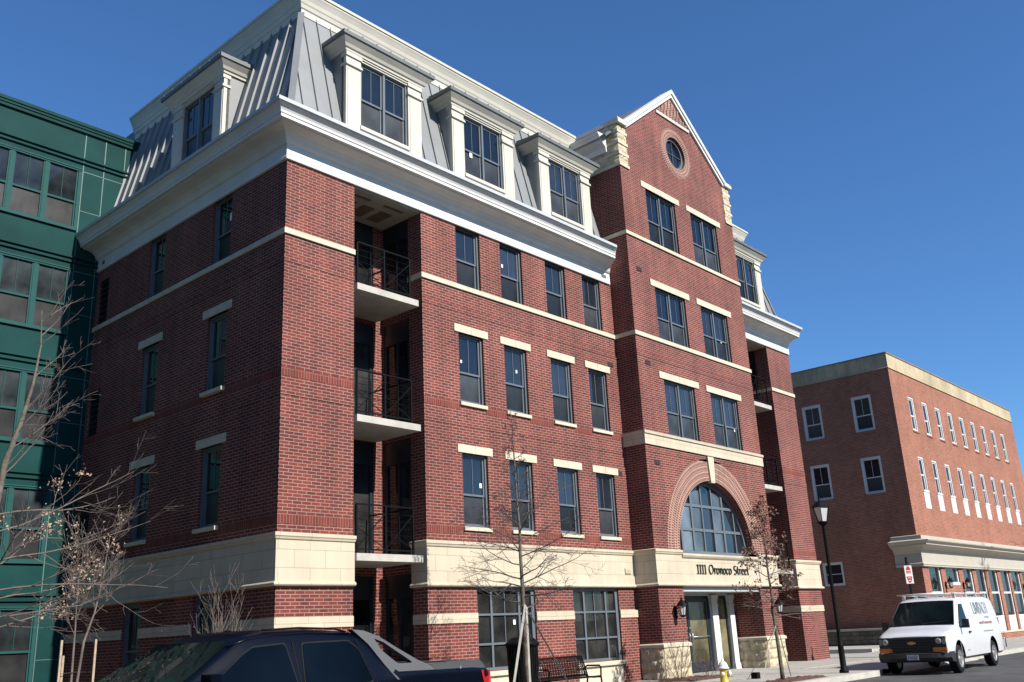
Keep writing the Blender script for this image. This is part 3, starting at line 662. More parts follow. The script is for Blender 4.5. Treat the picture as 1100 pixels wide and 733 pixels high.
EV = [(0, 17.22), (.06, 17.22), (.06, 17.40), (.09, 17.43), (.11, 17.50), (.12, 17.53), (.14, 17.56), (.17, 17.66), (.22, 17.76), (.255, 17.82), (.26, 17.86), (.29, 17.87), (.29, 17.95), (0, 17.99)]
EVo = [(p_-.02, z_) for p_, z_ in EV]; EVo[0] = (-.3, 17.22); EVo[-1] = (-.3, 17.99)
b = MB(); b.sweep(EVo, [(MI, 9.95, -1, 0), (MI, MI, -1, -1), (BX0-.3, MI, 0, -1)]); b.obj('eave_cornice', 'cream', BL)
b = MB(); b.sweep(EVo, [(BX1, MI, 0, -1), (E1-MI, MI, 1, -1), (E1-MI, 16, 1, 0)]); b.obj('eave_cornice', 'cream', BL)
b = MB(); b.box(MI+.25, BX0, MI+.25, 15.5, 17.4, 17.97); b.box(BX1, E1-MI-.25, MI+.25, 15.5, 17.4, 17.97); b.face([(MI, 9.9, MZ0-.3), (MI, 9.9, 17.9), (BX0, 9.9, 17.9), (BX0, 9.9, MZ0-.3)]); b.obj('flat_roof', 'metal_dark', BL)
# dormers (local x right, y in, z up; origin: centre of front at the cornice top)
def make_dormer():
    W2 = 1.30; b = MB(); zb, zt = 13.1, 16.12
    b.box(-W2, -W2+.02, .12, 1.1, zb, zt); cheek = b.mesh('dormer_cheek', 'metal')      # side cheeks
    b = MB(); b.box(W2-.02, W2, .12, 1.1, zb, zt); cheek2 = b.mesh('dormer_cheek', 'metal')
    b = MB()
    for s_ in (-1, 1):
        x0, x1 = sorted((s_*.82, s_*1.30))
        b.box(x0, x1, .02, .2, zb, 16.05); b.box(x0+.05 if s_ < 0 else x0+.06, x1-.06 if s_ < 0 else x1-.05, .005, .02, 13.5, 15.6)
        b.box(x0-.03, x1+.03, -.03, .22, 15.66, 15.71); b.box(x0-.015, x1+.015, -.015, .21, 15.71, 15.74)
        b.box(x0-.02, x1+.02, -.02, .21, 15.93, 16.05)
    b.box(-.82, .82, .03, .2, 15.95, 16.12); b.box(-.82, .82, .00, .2, 16.0, 16.04); b.box(-.82, .82, .06, .2, zb, 14.0); b.box(-.84, .84, -.02, .2, 13.94, 14.04)
    surround = b.mesh('dormer_surround', 'cream')
    b = MB()
    pr = [(0, 16.05), (.05, 16.05), (.06, 16.1), (.10, 16.13), (.14, 16.2), (.22, 16.28), (.24, 16.30), (.24, 16.34), (0, 16.34)]
    b.sweep(pr, [(-W2, .95, -1, 0), (-W2, .02, -1, -1), (W2, .02, 1, -1), (W2, .95, 1, 0)])
    crown = b.mesh('dormer_cornice', 'cream')
    b = MB(); b.sweep([(-.2, 16.34), (.29, 16.34), (.29, 16.45), (-.2, 16.53)], [(-W2, 1.0, -1, 0), (-W2, .02, -1, -1), (W2, .02, 1, -1), (W2, 1.0, 1, 0)])
    b.face([(-W2-.1, -.08, 16.51), (W2+.1, -.08, 16.51), (W2+.1, 1.0, 16.62), (-W2-.1, 1.0, 16.62)])
    for i in range(7): x = -W2-.15+i*.48; b.bar((x, -.26, 16.47), (x, 1.0, 16.60), .025, .05)
    roof = b.mesh('dormer_roof', 'metal_dark')
    return [('dormer', surround), ('cheek', cheek), ('cheek', cheek2), ('cornice', crown), ('roof', roof)]
dm = make_dormer()
dwin = make_window(1.62, 1.93, units=2, sill=False, yrec=.10, jamb=.05); dwin2 = make_window(1.62, 1.93, units=2, sill=False, yrec=.10, jamb=.05, sticker=(-.45, .75, 1.6))
def place_dormer(loc, rz=0, win=dwin, frame=None):
    d = put(dm, BL, loc, rz)
    for n_, me in win:
        o = bpy.data.objects.new(n_, me); COL.objects.link(o); o.parent = d; o.location = (0, .0, 14.04)
for i, x in enumerate((3.05, 6.84, 10.67)): place_dormer((x, .05, 0), 0, dwin2 if i == 1 else dwin)
place_dormer((22.55, .05, 0))
place_dormer((.05, 4.40, 0), -PI/2)
# balconies
def balcony(x0, x1, z, side=True, right=False):
    b = MB(); b.box(x0, x1, -.12, 1.54, z-.16, z); s = b.obj('balcony_slab', 'slab', BL); bevel(s, .008)
    b = MB(); xa, xb = (x0+.04, x1-.24) if not right else (x0+.04, x1-.1); yy = -.05; h = 1.07
    nb = 2
    posts = [xa+(xb-xa)*i/nb for i in range(nb+1)]
    for p in posts: b.box(p-.022, p+.022, yy-.022, yy+.022, z, z+h)
    b.box(xa, xb, yy-.025, yy+.025, z+h, z+h+.03); b.box(xa, xb, yy-.015, yy+.015, z+.08, z+.11)
    for k in range(1, 6): zz = z+.11+k*(h-.11)/6; b.tube([(xa, yy, zz), (xb, yy, zz)], .007, 4)
    for p, q in zip(posts, posts[1:]):
        b.bar((p, yy-.01, z+.12), (q, yy-.01, z+h-.14), .018); b.bar((p, yy+.01, z+h*.55), (q, yy+.01, z+.12), .014)
        m = (p+q)/2; b.box(m-.01, m+.01, yy-.01, yy+.01, z+.1, z+h*.82)
        b.lathe([(.0, -.03), (.03, 0), (0, .03)], ((p*.62+q*.38), yy, z+.12+(h-.26)*.38), 6)
    b.box(xb-.02, xb+.02, yy, 1.5, z+h, z+h+.03); b.box(xb-.012, xb+.012, yy, 1.5, z+.08, z+.11)
    for k in range(1, 6): zz = z+.11+k*(h-.11)/6; b.tube([(xb, yy, zz), (xb, 1.5, zz)], .007, 4)
    r_ = b.obj('railing', 'black'); r_.parent = s
for z in (9.64, 6.42, 3.30): balcony(1.985, 3.95, z); balcony(21.03, 22.86, z, right=True)
def recess_door(w, h, rz, loc, panel=.55):
    b = MB(); hw = w/2; hd = h-panel; y = .04
    b.box(-hw, -hw+.09, y, y+.1, 0, h); b.box(hw-.09, hw, y, y+.1, 0, h); b.box(-hw, hw, y-.005, y+.095, hd, h); b.box(-hw, hw, y+.005, y+.09, 0, .18); b.box(-.03, .03, y+.01, y+.08, .1, hd); 
    p = MB(); p.face([(-hw+.06, y+.05, .1), (hw-.06, y+.05, .1), (hw-.06, y+.05, hd), (-hw+.06, y+.05, hd)])
    put([('balcony_door', b.mesh('balcony_door', 'frame_dark')), ('pane', p.mesh('pane', 'glass_warm'))], BL, loc, rz)
for z, h in ((.02, 2.93), (3.30, 2.91), (6.44, 2.93), (9.64, 2.6)):
    recess_door(1.76, h, 0, (2.98, 1.55, z)); recess_door(1.01, h, -PI/2, (X2-.03, 1.015, z)); recess_door(1.0, h, 0, (21.22, 1.55, z))
recess_door(.95, 2.6, -PI/2, (E0, 1.025, 9.64))
# small wall vents
for x, z in ((12.25, 9.47), (12.25, 5.99), (5.0, 9.47)): 
    if x > 6: bb = MB(); bb.box(x-.14, x+.14, -.02, .02, z-.07, z+.07); [bb.box(x-.12, x+.12, -.028, -.02, z-.05+k*.035, z-.04+k*.035) for k in range(4)]; bb.obj('wall_vent', 'vent', BL)
for z in (12.74, 9.52, 6.32): bb = MB(); bb.box(13.06, 13.34, YB-.02, YB+.02, z-.07, z+.07); [bb.box(13.08, 13.32, YB-.028, YB-.02, z-.05+k*.035, z-.04+k*.035) for k in range(4)]; bb.obj('wall_vent', 'vent', BL)
bb = MB(); bb.box(12.06, 12.36, -.09, -.06, 3.0, 3.15); [bb.box(12.08, 12.34, -.1, -.09, 3.02+k*.03, 3.03+k*.03) for k in range(4)]; bb.obj('wall_vent', 'stone_plain', BL)
# entrance
b = MB(); b.box(14.0, 18.84, YB+.05, .45, 2.45, 2.60); b.box(14.0, 18.84, .28, .45, 2.38, 2.46); b.obj('entrance_soffit', 'trim_grey', BL)
def column(x0, x1, y0=.22):
    b = MB(); b.box(x0, x1, y0, y0+.2, 0, 2.4); b.box(x0-.03, x1+.03, y0-.03, y0+.2, 0, .14); b.box(x0-.02, x1+.02, y0-.02, y0+.2, .14, .18)
    b.box(x0-.035, x1+.035, y0-.035, y0+.2, 2.3, 2.4); b.box(x0-.015, x1+.015, y0-.015, y0+.2, 2.22, 2.3); b.box(x0-.02, x1+.02, y0-.02, y0+.2, 2.05, 2.09)
    b.box(x0+.06, x1-.06, y0-.008, y0, .25, 1.98); bevel(b.obj('entrance_pilaster', 'trim', BL), .006)
column(17.28, 17.64); column(18.42, 18.72)
def door_leaf(x0, x1, handle):
    y = .34; b = MB(); st = .13
    b.box(x0, x0+st, y, y+.05, .02, 2.3); b.box(x1-st, x1, y, y+.05, .02, 2.3); b.box(x0+st, x1-st, y, y+.05, .02, .32); b.box(x0+st, x1-st, y, y+.05, 2.18, 2.3)
    d = b.obj('entrance_door', 'frame_dark', BL)
    p = MB(); p.face([(x0+.08, y+.03, .2), (x1-.08, y+.03, .2), (x1-.08, y+.03, 2.2), (x0+.08, y+.03, 2.2)]); o = p.obj('pane', 'door_glass'); o.parent = d
    b = MB(); xx = x0+.07 if handle > 0 else x1-.07
    b.tube([(xx, y, .95), (xx, y-.09, .95), (xx, y-.09, 1.22), (xx, y, 1.22)], .018, 8); b.tube([(x0+.1, y-.05, 1.1), (x1-.1, y-.05, 1.1)], .015, 8); b.lathe([(.03, -.01), (.03, .01)], (xx, y-.005, 1.38), 10, 'y')
    o = b.obj('door_handle', 'steel'); o.parent = d
door_leaf(14.55, 15.85, -1); door_leaf(15.88, 17.18, 1)
b = MB(); b.box(14.1, 17.28, .38, .45, 2.3, 2.4); b.box(14.1, 14.55, .36, .45, 0, 2.3); b.box(17.18, 17.28, .33, .45, 0, 2.38); b.box(15.85, 15.88, .36, .42, 0, 2.3); b.obj('door_frame', 'frame_dark', BL)
b = MB(); b.box(17.64, 17.72, .33, .42, 0, 2.38); b.box(18.34, 18.42, .33, .42, 0, 2.38); b.box(17.7, 18.36, .335, .415, 0, .1); b.box(17.7, 18.36, .335, .415, 2.28, 2.38); sd_ = b.obj('sidelight', 'frame_dark', BL)
p = MB(); p.face([(17.7, .38, .08), (18.36, .38, .08), (18.36, .38, 2.3), (17.7, .38, 2.3)]); o = p.obj('pane', 'door_glass'); o.parent = sd_
# inscription: broad-nib strokes
def nib(b, strokes, ox, oz, sx, sz, y0, y1, nx=.065, nz=.02, plane='y'):
    for s in strokes:
        for (a, c), (d, e) in zip(s, s[1:]):
            P = [(a-nx, c-nz), (a+nx, c+nz), (d+nx, e+nz), (d-nx, e-nz)]
            ar = sum(P[i][0]*P[(i+1) % 4][1]-P[(i+1) % 4][0]*P[i][1] for i in range(4))
            if ar < 0: P = P[::-1]
            F = [(ox+p*sx, y0, oz+q*sz) for p, q in P]; G = [(x, y1, z) for x, _, z in F]
            b.face(F)
            for i in range(4): j = (i+1) % 4; b.face([F[j], F[i], G[i], G[j]])
def arc(cx, cz, rx, rz_, a0, a1, n=10): return [(cx+rx*math.cos(R(a0+(a1-a0)*i/n)), cz+rz_*math.sin(R(a0+(a1-a0)*i/n))) for i in range(n+1)]
GL = {'1': (.50, [[(.02, .88), (.2, 1), (.2, 0)], [(.04, .0), (.36, .0)]]),
      'O': (1.02, [arc(.48, .5, .42, .52, 0, 360, 20)]),
      'r': (.55, [[(.06, .62), (.18, .66), (.18, 0)], arc(.40, .38, .22, .25, 150, 50, 5)]),
      'o': (.66, [arc(.3, .32, .25, .33, 0, 360, 14)]),
      'n': (.74, [[(.06, .62), (.18, .66), (.18, 0)], [*arc(.38, .38, .2, .27, 160, 20, 6), (.58, 0)]]),
      'c': (.58, [arc(.32, .32, .26, .33, 40, 320, 12)]),
      'S': (.74, [[*arc(.36, .75, .24, .25, 35, 265, 10), *arc(.36, .25, .26, .26, 85, -145, 10)]]),
      't': (.46, [[(.2, .95), (.2, .12), (.30, 0), (.42, .05)], [(.02, .64), (.4, .64)]]),
      'e': (.62, [[(.08, .33), (.52, .40), *arc(.3, .36, .24, .30, 10, 200, 8), *arc(.32, .28, .26, .28, 180, 320, 6)]]),
      ' ': (.42, [])}
def text(b, s, ox, oz, H, width, y0, y1):
    tot = sum(GL[c][0] for c in s); k = width/tot; x = ox
    for c in s: nib(b, GL[c][1], x, oz, k, H, y0, y1); x += GL[c][0]*k
b = MB(); text(b, '1111 Oronoco Street', 14.82, 2.99, .275, 3.28, YB-.066, YB-.03); b.obj('inscription', 'ink', BL)
# wall lanterns
def make_lantern():
    b = MB(); b.lathe([(.07, 0), (.07, .02)], (0, -.02, -.12), 10, 'y'); b.box(-.05, .05, -.03, 0, -.35, .0)
    b.tube([(0, -.03, -.1), (0, -.1, -.05), (0, -.14, -.02), (0, -.2, 0), (0, -.24, -.05)], .014, 6)
    b.tube([(0, -.03, -.3), (0, -.1, -.36), (0, -.2, -.34)], .012, 6)
    b.lathe([(.17, 0), (.16, .02), (.10, .11), (.04, .16), (.02, .24), (0, .27)], (0, -.24, 0), 8, smooth=False)
    for i in range(4): t = PI/4+i*PI/2; b.bar((.15*math.cos(t), -.24+.15*math.sin(t), 0), (.09*math.cos(t), -.24+.09*math.sin(t), -.26), .016)
    b.lathe([(.10, 0), (.10, -.03), (.03, -.07)], (0, -.24, -.26), 8, smooth=False)
    g_ = MB(); g_.lathe([(.13, -.005), (.078, -.255)], (0, -.24, 0), 4, smooth=False)
    return [('wall_lantern', b.mesh('wall_lantern', 'black')), ('lamp_glass', g_.mesh('lamp_glass', 'lampglass'))]
lt = make_lantern()
put(lt, BL, (13.42, YB-.02, 2.02)); put(lt, BL, (19.55, YB-.02, 2.02))

# ================================================================== GREEN BUILDING
GB = thing('green_office_building', 'dark green metal-panelled building with wide banded windows left of the brick one', 'building', (-4, 15, 0), world=True)
GY = 9.5; GX0, GX1 = -16.0, 1.2
FL = [(13.41, 15.34), (10.2, 12.13), (7.0, 8.95), (3.85, 5.78), (.75, 2.62)]
wing = [(-14.4, -9.7), (-8.2, -.82-3.9+.0)]
gh = [(-4.66-GX0, -.82-GX0, a, c) for a, c in FL]+[(-9.9-GX0, -6.06-GX0, a, c) for a, c in FL]
b = MB(); b.wall((GX0, GY, 0), (1, 0, 0), (0, -1, 0), GX1-GX0, -.1, 16.7, gh, .1)
b.face([(GX0, 24, -.1), (GX0, GY, -.1), (GX0, GY, 16.7), (GX0, 24, 16.7)]); b.face([(GX1, GY, 12.0), (GX1, 24, 12.0), (GX1, 24, 16.7), (GX1, GY, 16.7)]); b.face([(GX0, GY, 16.7), (GX1, GY, 16.7), (GX1, 24, 16.7), (GX0, 24, 16.7)])
b.obj('panel_wall', 'green', GB)
b = MB(); b.sweep([(0, 16.58), (.07, 16.58), (.07, 16.66), (.10, 16.68), (.10, 16.74), (.13, 16.76), (.13, 16.86), (0, 16.86)], [(GX0, GY, 0, -1), (GX1, GY, 0, -1)]); b.obj('coping', 'green', GB)
for z0, z1 in FL:
    b = MB()
    for dz in (.36, .22): b.sweep([(0, z1+dz), (.06, z1+dz), (.06, z1+dz+.05), (0, z1+dz+.07)], [(GX0, GY, 0, -1), (GX1, GY, 0, -1)])
    b.obj('string_course', 'green', GB)
b = MB()
zs = [z for z0, z1 in FL for z in (z1+.02,)]
for x in (-.74, -.12, .5, -4.75, -5.35, -5.95):
    b.box(x-.012, x+.012, GY-.004, GY+.01, .0, 16.58)
for z0, z1 in FL:
    for xa, xb in ((-.74, 1.1), (-5.95, -4.75)): b.box(xa, xb, GY-.004, GY+.01, z1-.03, z1-.012); b.box(xa, xb, GY-.004, GY+.01, z0+.62, z0+.635)
b.obj('panel_joints', 'green_joint', GB)
def green_window(h):
    b = MB(); W = 3.84; hw = W/2; y = .02; n = 4; uw = W/n
    b.box(-hw-.04, hw+.04, -.05, .05, h, h+.035); b.box(-hw-.02, hw+.02, -.03, .05, h-.05, h-.0)
    b.box(-hw-.05, hw+.05, -.07, .05, -.06, .0); b.box(-hw, hw, -.02, .06, 0, .06)
    for i in range(n+1):
        x = -hw+i*uw; q = .045 if i in (0, n) else .055; b.box(x-q, x+q, -.02, .08, 0, h-.05)
    b.box(-hw, hw, -.005, .06, h*.44-.03, h*.44+.03)
    for i in range(n): x = -hw+(i+.5)*uw; b.box(x-.008, x+.008, .01, .03, h*.46, h-.05)
    for i in range(n): b.box(-hw+i*uw+.055, -hw+i*uw+.095, .0, .05, .03, h-.05); b.box(-hw+(i+1)*uw-.095, -hw+(i+1)*uw-.055, .0, .05, .03, h-.05)
    p = MB(); p.face([(-hw, .035, h*.44), (hw, .035, h*.44), (hw, .035, h), (-hw, .035, h)]); q = MB(); q.face([(-hw, .045, 0), (hw, .045, 0), (hw, .045, h*.44), (-hw, .045, h*.44)])
    return [('window', b.mesh('window_frame', 'green_frame')), ('pane', p.mesh('pane', 'greenglass')), ('covered_pane', q.mesh('covered_pane', 'plastic'))]
gws = green_window(1.93)
for z0, z1 in FL:
    for xc in (-2.74, -7.98): put(gws, GB, (xc, GY, z0))

# ================================================================== RIGHT BUILDING
RB = thing('corner_shop_building', 'three-storey orange brick building with tan parapet and white shopfront cornice beyond the driveway', 'building', (48, 10, 0), world=True)
RX0, RX1, RY = 37.35, 59.6, .14
b = MB()
rh = [(39.58+2.07*i-RX0, 40.38+2.07*i-RX0, 10.80, 12.68) for i in range(9)]+[(39.52+2.07*i-RX0, 40.30+2.07*i-RX0, 6.70, 9.42) for i in range(9)]
shops = [(38.25, 39.97), (40.64, 42.70), (43.40, 44.98), (45.61, 47.20), (47.79, 49.49), (50.12, 51.83), (52.23, 54.10), (54.6, 56.6), (57.1, 58.9)]
rh += [(a-RX0, c-RX0, .35 if i not in (1, 7) else 2.85, 3.78, .2) for i, (a, c) in enumerate(shops)]
b.wall((RX0, RY, 0), (1, 0, 0), (0, -1, 0), RX1-RX0, -.1, 13.9, rh, .12)
sides = [(1.28, 2.35), (4.07, 5.15), (8.0, 9.1), (11.0, 12.1)]
sh_ = [(26-c, 26-a, z0, z1) for a, c in sides for z0, z1 in ((10.77, 12.67), (7.5, 9.4))]+[(26-5.23, 26-4.13, 3.08, 4.27)]
b.wall((RX0, 26, 0), (0, -1, 0), (-1, 0, 0), 26-RY, -.1, 13.9, sh_, .12)
b.face([(RX1, RY, -.1), (RX1, 26, -.1), (RX1, 26, 14.6), (RX1, RY, 14.6)]); b.face([(RX0, RY, 13.9), (RX1, RY, 13.9), (RX1, 26, 13.9), (RX0, 26, 13.9)])
b.obj('brick_wall', 'brick_alt', RB)
b = MB(); b.sweep([(-.3, 13.86), (.05, 13.86), (.05, 13.9), (.02, 13.92), (.02, 14.66), (-.3, 14.66)], [(RX0, 26, -1, 0), (RX0, RY, -1, -1), (RX1, RY, 0, -1)]); b.obj('parapet', 'tan_brick', RB)
b = MB(); b.sweep([(-.32, 14.66), (.06, 14.66), (.06, 14.72), (-.32, 14.72)], [(RX0, 26, -1, 0), (RX0, RY, -1, -1), (RX1, RY, 0, -1)]); b.obj('coping', plain('brown_coping', (.23, .17, .10), .6), RB)
nw = make_window(.8, 1.88, frame='trim', muntin=False, jamb=.09, thick=.07, yrec=.05, sillmat='brick_alt', sill_h=.08, sill_out=.05)
nw2 = make_window(.78, 2.72, frame='trim', muntin=False, jamb=.09, thick=.07, yrec=.05, sill=False, top=.36)
pn2 = MB(); pn2.box(-.39, .39, .0, .13, 0, .86); pn2.box(-.42, .42, -.03, .05, .86, .95); panel = pn2.mesh('panel', 'reveal_white')
for i in range(9):
    put(nw, RB, (39.98+2.07*i, RY, 10.80)); o = put(nw2, RB, (39.91+2.07*i, RY, 6.70)); q = bpy.data.objects.new('panel', panel); COL.objects.link(q); q.parent = o
sw = make_window(1.08, 1.9, frame='trim', muntin=True, jamb=.10, thick=.05, yrec=.05, sillmat='brick_alt', sill_h=.08, sill_out=.05)
for a, c in sides:
    for z in (10.77, 7.5): put(sw, RB, (RX0, (a+c)/2, z), -PI/2)
put(make_window(1.10, 1.19, frame='trim', muntin=False, jamb=.10, thick=.03, yrec=.05, sill=False, top=.5, lowmat='glass'), RB, (RX0, 4.68, 3.08), -PI/2)
for a, c in sides+[(4.13, 5.23)]:      # soldier lintels
    pass
b = MB(); HW = .0
b.sweep([(-.05, 3.72), (.14, 3.72), (.14, 3.78), (.17, 3.80), (.17, 3.86), (.12, 3.90), (.12, 4.36), (.16, 4.40), (.20, 4.50), (.34, 4.62), (.55, 4.70), (.60, 4.72), (.60, 4.77), (.64, 4.79), (.70, 4.84), (.76, 4.88), (.78, 4.93), (.30, 5.02), (.30, 5.20), (-.05, 5.26)], [(RX0, 1.35, -1, 0), (RX0, RY, -1, -1), (RX1, RY, 0, -1)]); b.obj('shopfront_cornice', 'cream_shop', RB)
for i, (a, c) in enumerate(shops):
    w_ = c-a; z0 = .35 if i not in (1, 7) else 2.85; h = 3.75-z0; y = RY+.12
    b = MB(); b.box(a, a+.04, y-.04, y+.06, z0, 3.78); b.box(c-.13, c, y-.05, y+.06, z0, 3.78); b.box(a, c, y-.035, y+.055, 3.70, 3.78)
    if z0 < 1: b.box(a, c, y-.036, y+.055, 2.42, 2.52); b.box(a+.02, c-.06, y-.03, y+.05, .35, 1.12); b.box(a, c, y-.06, y+.05, 1.12, 1.2)
    else: b.box(a, c, y-.1, y+.05, 2.80, 3.0)
    f = b.obj('shop_window', 'trim', RB); p = MB(); p.face([(a, y+.02, z0), (c, y+.02, z0), (c, y+.02, 3.75), (a, y+.02, 3.75)]); o = p.obj('pane', 'glass'); o.parent = f
b = MB(); b.box(RX0-.05, RX1, RY-.45, RY-.02, -.1, .30); pl_ = b.obj('brick_plinth', 'brick_alt', RB); b = MB(); b.box(RX0-.08, RX1, RY-.48, RY-.0, .30, .37); b.obj('plinth_cap', 'stone_plain', RB)
for x in (40.3, 43.05, 54.35): put(lt, RB, (x, RY-.02, 3.0))
# retaining wall by the driveway
b = MB(); n = 26
rw_ = []
for i in range(n): y0 = 1.0+i*.7
b.box(36.35, 36.75, 1.0, 22, .1, .82); rt = MB(); o = b.obj('retaining_wall', 'field'); tag(o, 'low split-face block retaining wall beside the driveway in front of the orange brick side wall', 'wall')
b = MB(); b.box(36.28, 36.82, .96, 22, .82, .92); c_ = b.obj('cap', 'slab', None); c_.parent = o; bevel(c_, .01)

# ================================================================== NEIGHBOURS (added out of frame, to feed reflections and screen the low sky)
def row_house(name, label, x0, x1, y0, y1, h, mat, face, n, floors=3):
    T = thing(name, label, 'house', ((x0+x1)/2, (y0+y1)/2, 0), world=True)
    b = MB(); b.box(x0, x1, y0, y1, -.1, h); b.obj('wall', mat, T)
    b = MB(); b.box(x0-.25, x1+.25, y0-.25, y1+.25, h, h+.35); b.obj('parapet', 'metal_dark', T)
    if face == 'N': L_, put_ = x1-x0, lambda u: ((x1-u, y1+.06, 0), PI)
    else: L_, put_ = y1-y0, lambda u: ((x1+.06, y0+u, 0), PI/2)
    wm = make_window(1.1, 1.7, frame='trim', yrec=.0, jamb=.08)
    for f in range(floors):
        for i in range(n):
            (px, py, _), rz = put_(L_*(i+.5)/n); put(wm, T, (px, py, 1.0+f*(h-1.2)/floors), rz)
    return T
row_house('brick_row_house', 'brown brick house up the street to the west, out of frame', -27, -16.5, -4.0, 8.5, 13.0, 'brick_alt', 'E', 4)  # set close and tall to block sky from the left wall
row_house('brick_row_house', 'red brick terrace added across the street behind the camera', -30, 6, -40, -30, 9.5, 'brick', 'N', 10)
row_house('brick_row_house', 'orange brick terrace added across the street, east of the red one', 12, 46, -40, -30, 9.0, 'brick_alt', 'N', 10)
row_house('brick_row_house', 'tall brown block added far to the west, out of frame', -75, -50, -20, 30, 17, 'brick_alt', 'E', 8, 4)

# ================================================================== VEHICLES
def loft(stations, secf, mats, nseg=None):
    """stations list of x; secf(x) -> half section [(y,z)] bottom centre ... top centre; returns closed mesh"""
    b = MB(); rings = []
    for x in stations:
        h = secf(x); full = [(x, y, z) for y, z in h]+[(x, -y, z) for y, z in reversed(h[1:-1])]
        rings.append(full)
    n = len(rings[0]); i0 = 0
    for r_ in rings: b.v.extend(r_)
    for k in range(len(rings)-1):
        for j in range(n):
            j2 = (j+1) % n; q = k*n; b.sm.add(len(b.f)); b.f.append((q+j, q+j2, q+n+j2, q+n+j))
    b.f.append(tuple(range(n))[::-1]); b.f.append(tuple((len(rings)-1)*n+j for j in range(n)))
    return b
def cut_wheels(o, cuts, inner):
    """cut wheel arches (x, z, r, y0, y1) with boolean cylinders; the cut faces take the dark material slot"""
    bm = bmesh.new(); bm.from_mesh(o.data); bmesh.ops.recalc_face_normals(bm, faces=bm.faces); bm.to_mesh(o.data); bm.free()
    cs = []
    for x, z, r_, y0, y1 in cuts:
        c = MB(); c.lathe([(r_, y0), (r_, y1)], (x, 0, z), 28, 'y', smooth=False); co = c.obj('cutter', 'rubber'); co.parent = o.parent
        bm = bmesh.new(); bm.from_mesh(co.data); bmesh.ops.recalc_face_normals(bm, faces=bm.faces); bm.to_mesh(co.data); bm.free()
        md = o.modifiers.new('b', 'BOOLEAN'); md.object = co; md.operation = 'DIFFERENCE'; md.solver = 'EXACT'; cs.append(co)
    bpy.context.view_layer.update()
    dg = bpy.context.evaluated_depsgraph_get(); me = bpy.data.meshes.new_from_object(o.evaluated_get(dg)); o.modifiers.clear(); o.data = me
    for c in cs: bpy.data.objects.remove(c)
    me.materials.clear(); me.materials.append(M[inner[0]]); me.materials.append(M[inner[1]])
    for p in me.polygons:
        c = p.center; p.material_index = 0
        for x, z, r_, y0, y1 in cuts:
            if math.hypot(c.x-x, c.z-z) < r_+.004 and min(y0, y1)-.01 < c.y < max(y0, y1)+.01 and (abs(c.y) < .965*max(abs(y0), abs(y1))) and (abs(math.hypot(p.normal.x, p.normal.z)) > .5 or abs(c.y) < .75): p.material_index = 1
        p.use_smooth = p.material_index == 0 and not (len(p.vertices) > 5 and abs(p.normal.y) > .9)
    me.set_sharp_from_angle(angle=R(35))
def wheel_parts(r, w=.24, rimr=None):
    rimr = rimr or r*.62; b = MB()
    b.lathe([(rimr, -w/2), (r*.9, -w/2), (r*.985, -w/2+.03), (r, -w*.25), (r, w*.25), (r*.985, w/2-.03), (r*.9, w/2), (rimr, w/2), (rimr, -w/2)], n=32, axis='y', cap=False)
    k = MB(); k.lathe([(0.02, -w/2+.03), (.05, -w/2+.005), (.07, -w/2+.02), (rimr*.45, -w/2+.05), (rimr*.8, -w/2+.03), (rimr*.92, -w/2+.015), (rimr*.99, -w/2-.005), (rimr*1.02, -w/2+.02), (rimr, w/2-.01)], n=24, axis='y')
    for i in range(8): t = 2*PI*i/8; k.lathe([(.03, 0), (.028, -.012)], (rimr*.66*math.cos(t), -w/2+.035, rimr*.66*math.sin(t)), 8, 'y')
    return b.mesh('tyre', 'rubber'), k.mesh('rim', 'rim')
def add_wheels(root, pos, meshes):
    for x, y, z in pos:
        t = bpy.data.objects.new('wheel', meshes[0]); COL.objects.link(t); t.parent = root; t.location = (x, y, z)
        if y > 0: t.rotation_euler[2] = PI
        q = bpy.data.objects.new('rim', meshes[1]); COL.objects.link(q); q.parent = t
def chaikin(pl, n=1, k=.22):
    for _ in range(n): pl = [q for a, c in zip(pl, pl[1:]+pl[:1]) for q in ((a[0]+(c[0]-a[0])*k, a[1]+(c[1]-a[1])*k), (a[0]+(c[0]-a[0])*(1-k), a[1]+(c[1]-a[1])*(1-k)))]
    return pl
def side_patch(outline, wf, off, s, th=.012, n=1):
    """polygon patch on a vehicle side; outline [(x,z)] ; wf(x,z)->half width ; s=+1 left"""
    b = MB(); F = [(x, s*(wf(x, z)+off), z) for x, z in outline]; G = [(x, s*(wf(x, z)+off-th), z) for x, z in outline]
    b.face(F if s < 0 else F[::-1])
    m = len(F)
    for i in range(m): j = (i+1) % m; b.face([F[i], G[i], G[j], F[j]])
    return b
# ---- white van (local +x forward, +y left). origin on the road under mid wheelbase
VN = thing('work_van', 'white cargo van with black bumper, ladder rack and company lettering on its side', 'van', (19.07, -6.355, -.15), PI+.04)
def vtop(x):
    pts = [(-3.10, 1.55), (-3.06, 1.90), (-2.95, 2.02), (-2.6, 2.06), (.35, 2.05), (.62, 2.0), (.75, 1.92), (1.52, 1.30), (1.60, 1.25), (2.35, 1.10), (2.52, 1.05), (2.60, .98)]
    for (a, c), (d, e) in zip(pts, pts[1:]):
        if a <= x <= d: return c+(e-c)*(x-a)/(d-a)
    return pts[0][1] if x < pts[0][0] else pts[-1][1]
def vtaper(x):
    t = 1.0
    if x > 1.9: t = 1-.10*((x-1.9)/.75)**2
    if x < -2.9: t = 1-.03*((-2.9-x)/.2)**2
    return t
def vw(x, z):
    if z < 1.15: w_ = .985+.015*math.sin(max(0, (z-.35))/.8*PI)
    else: w_ = .985-(z-1.15)*.155
    return w_*vtaper(x)
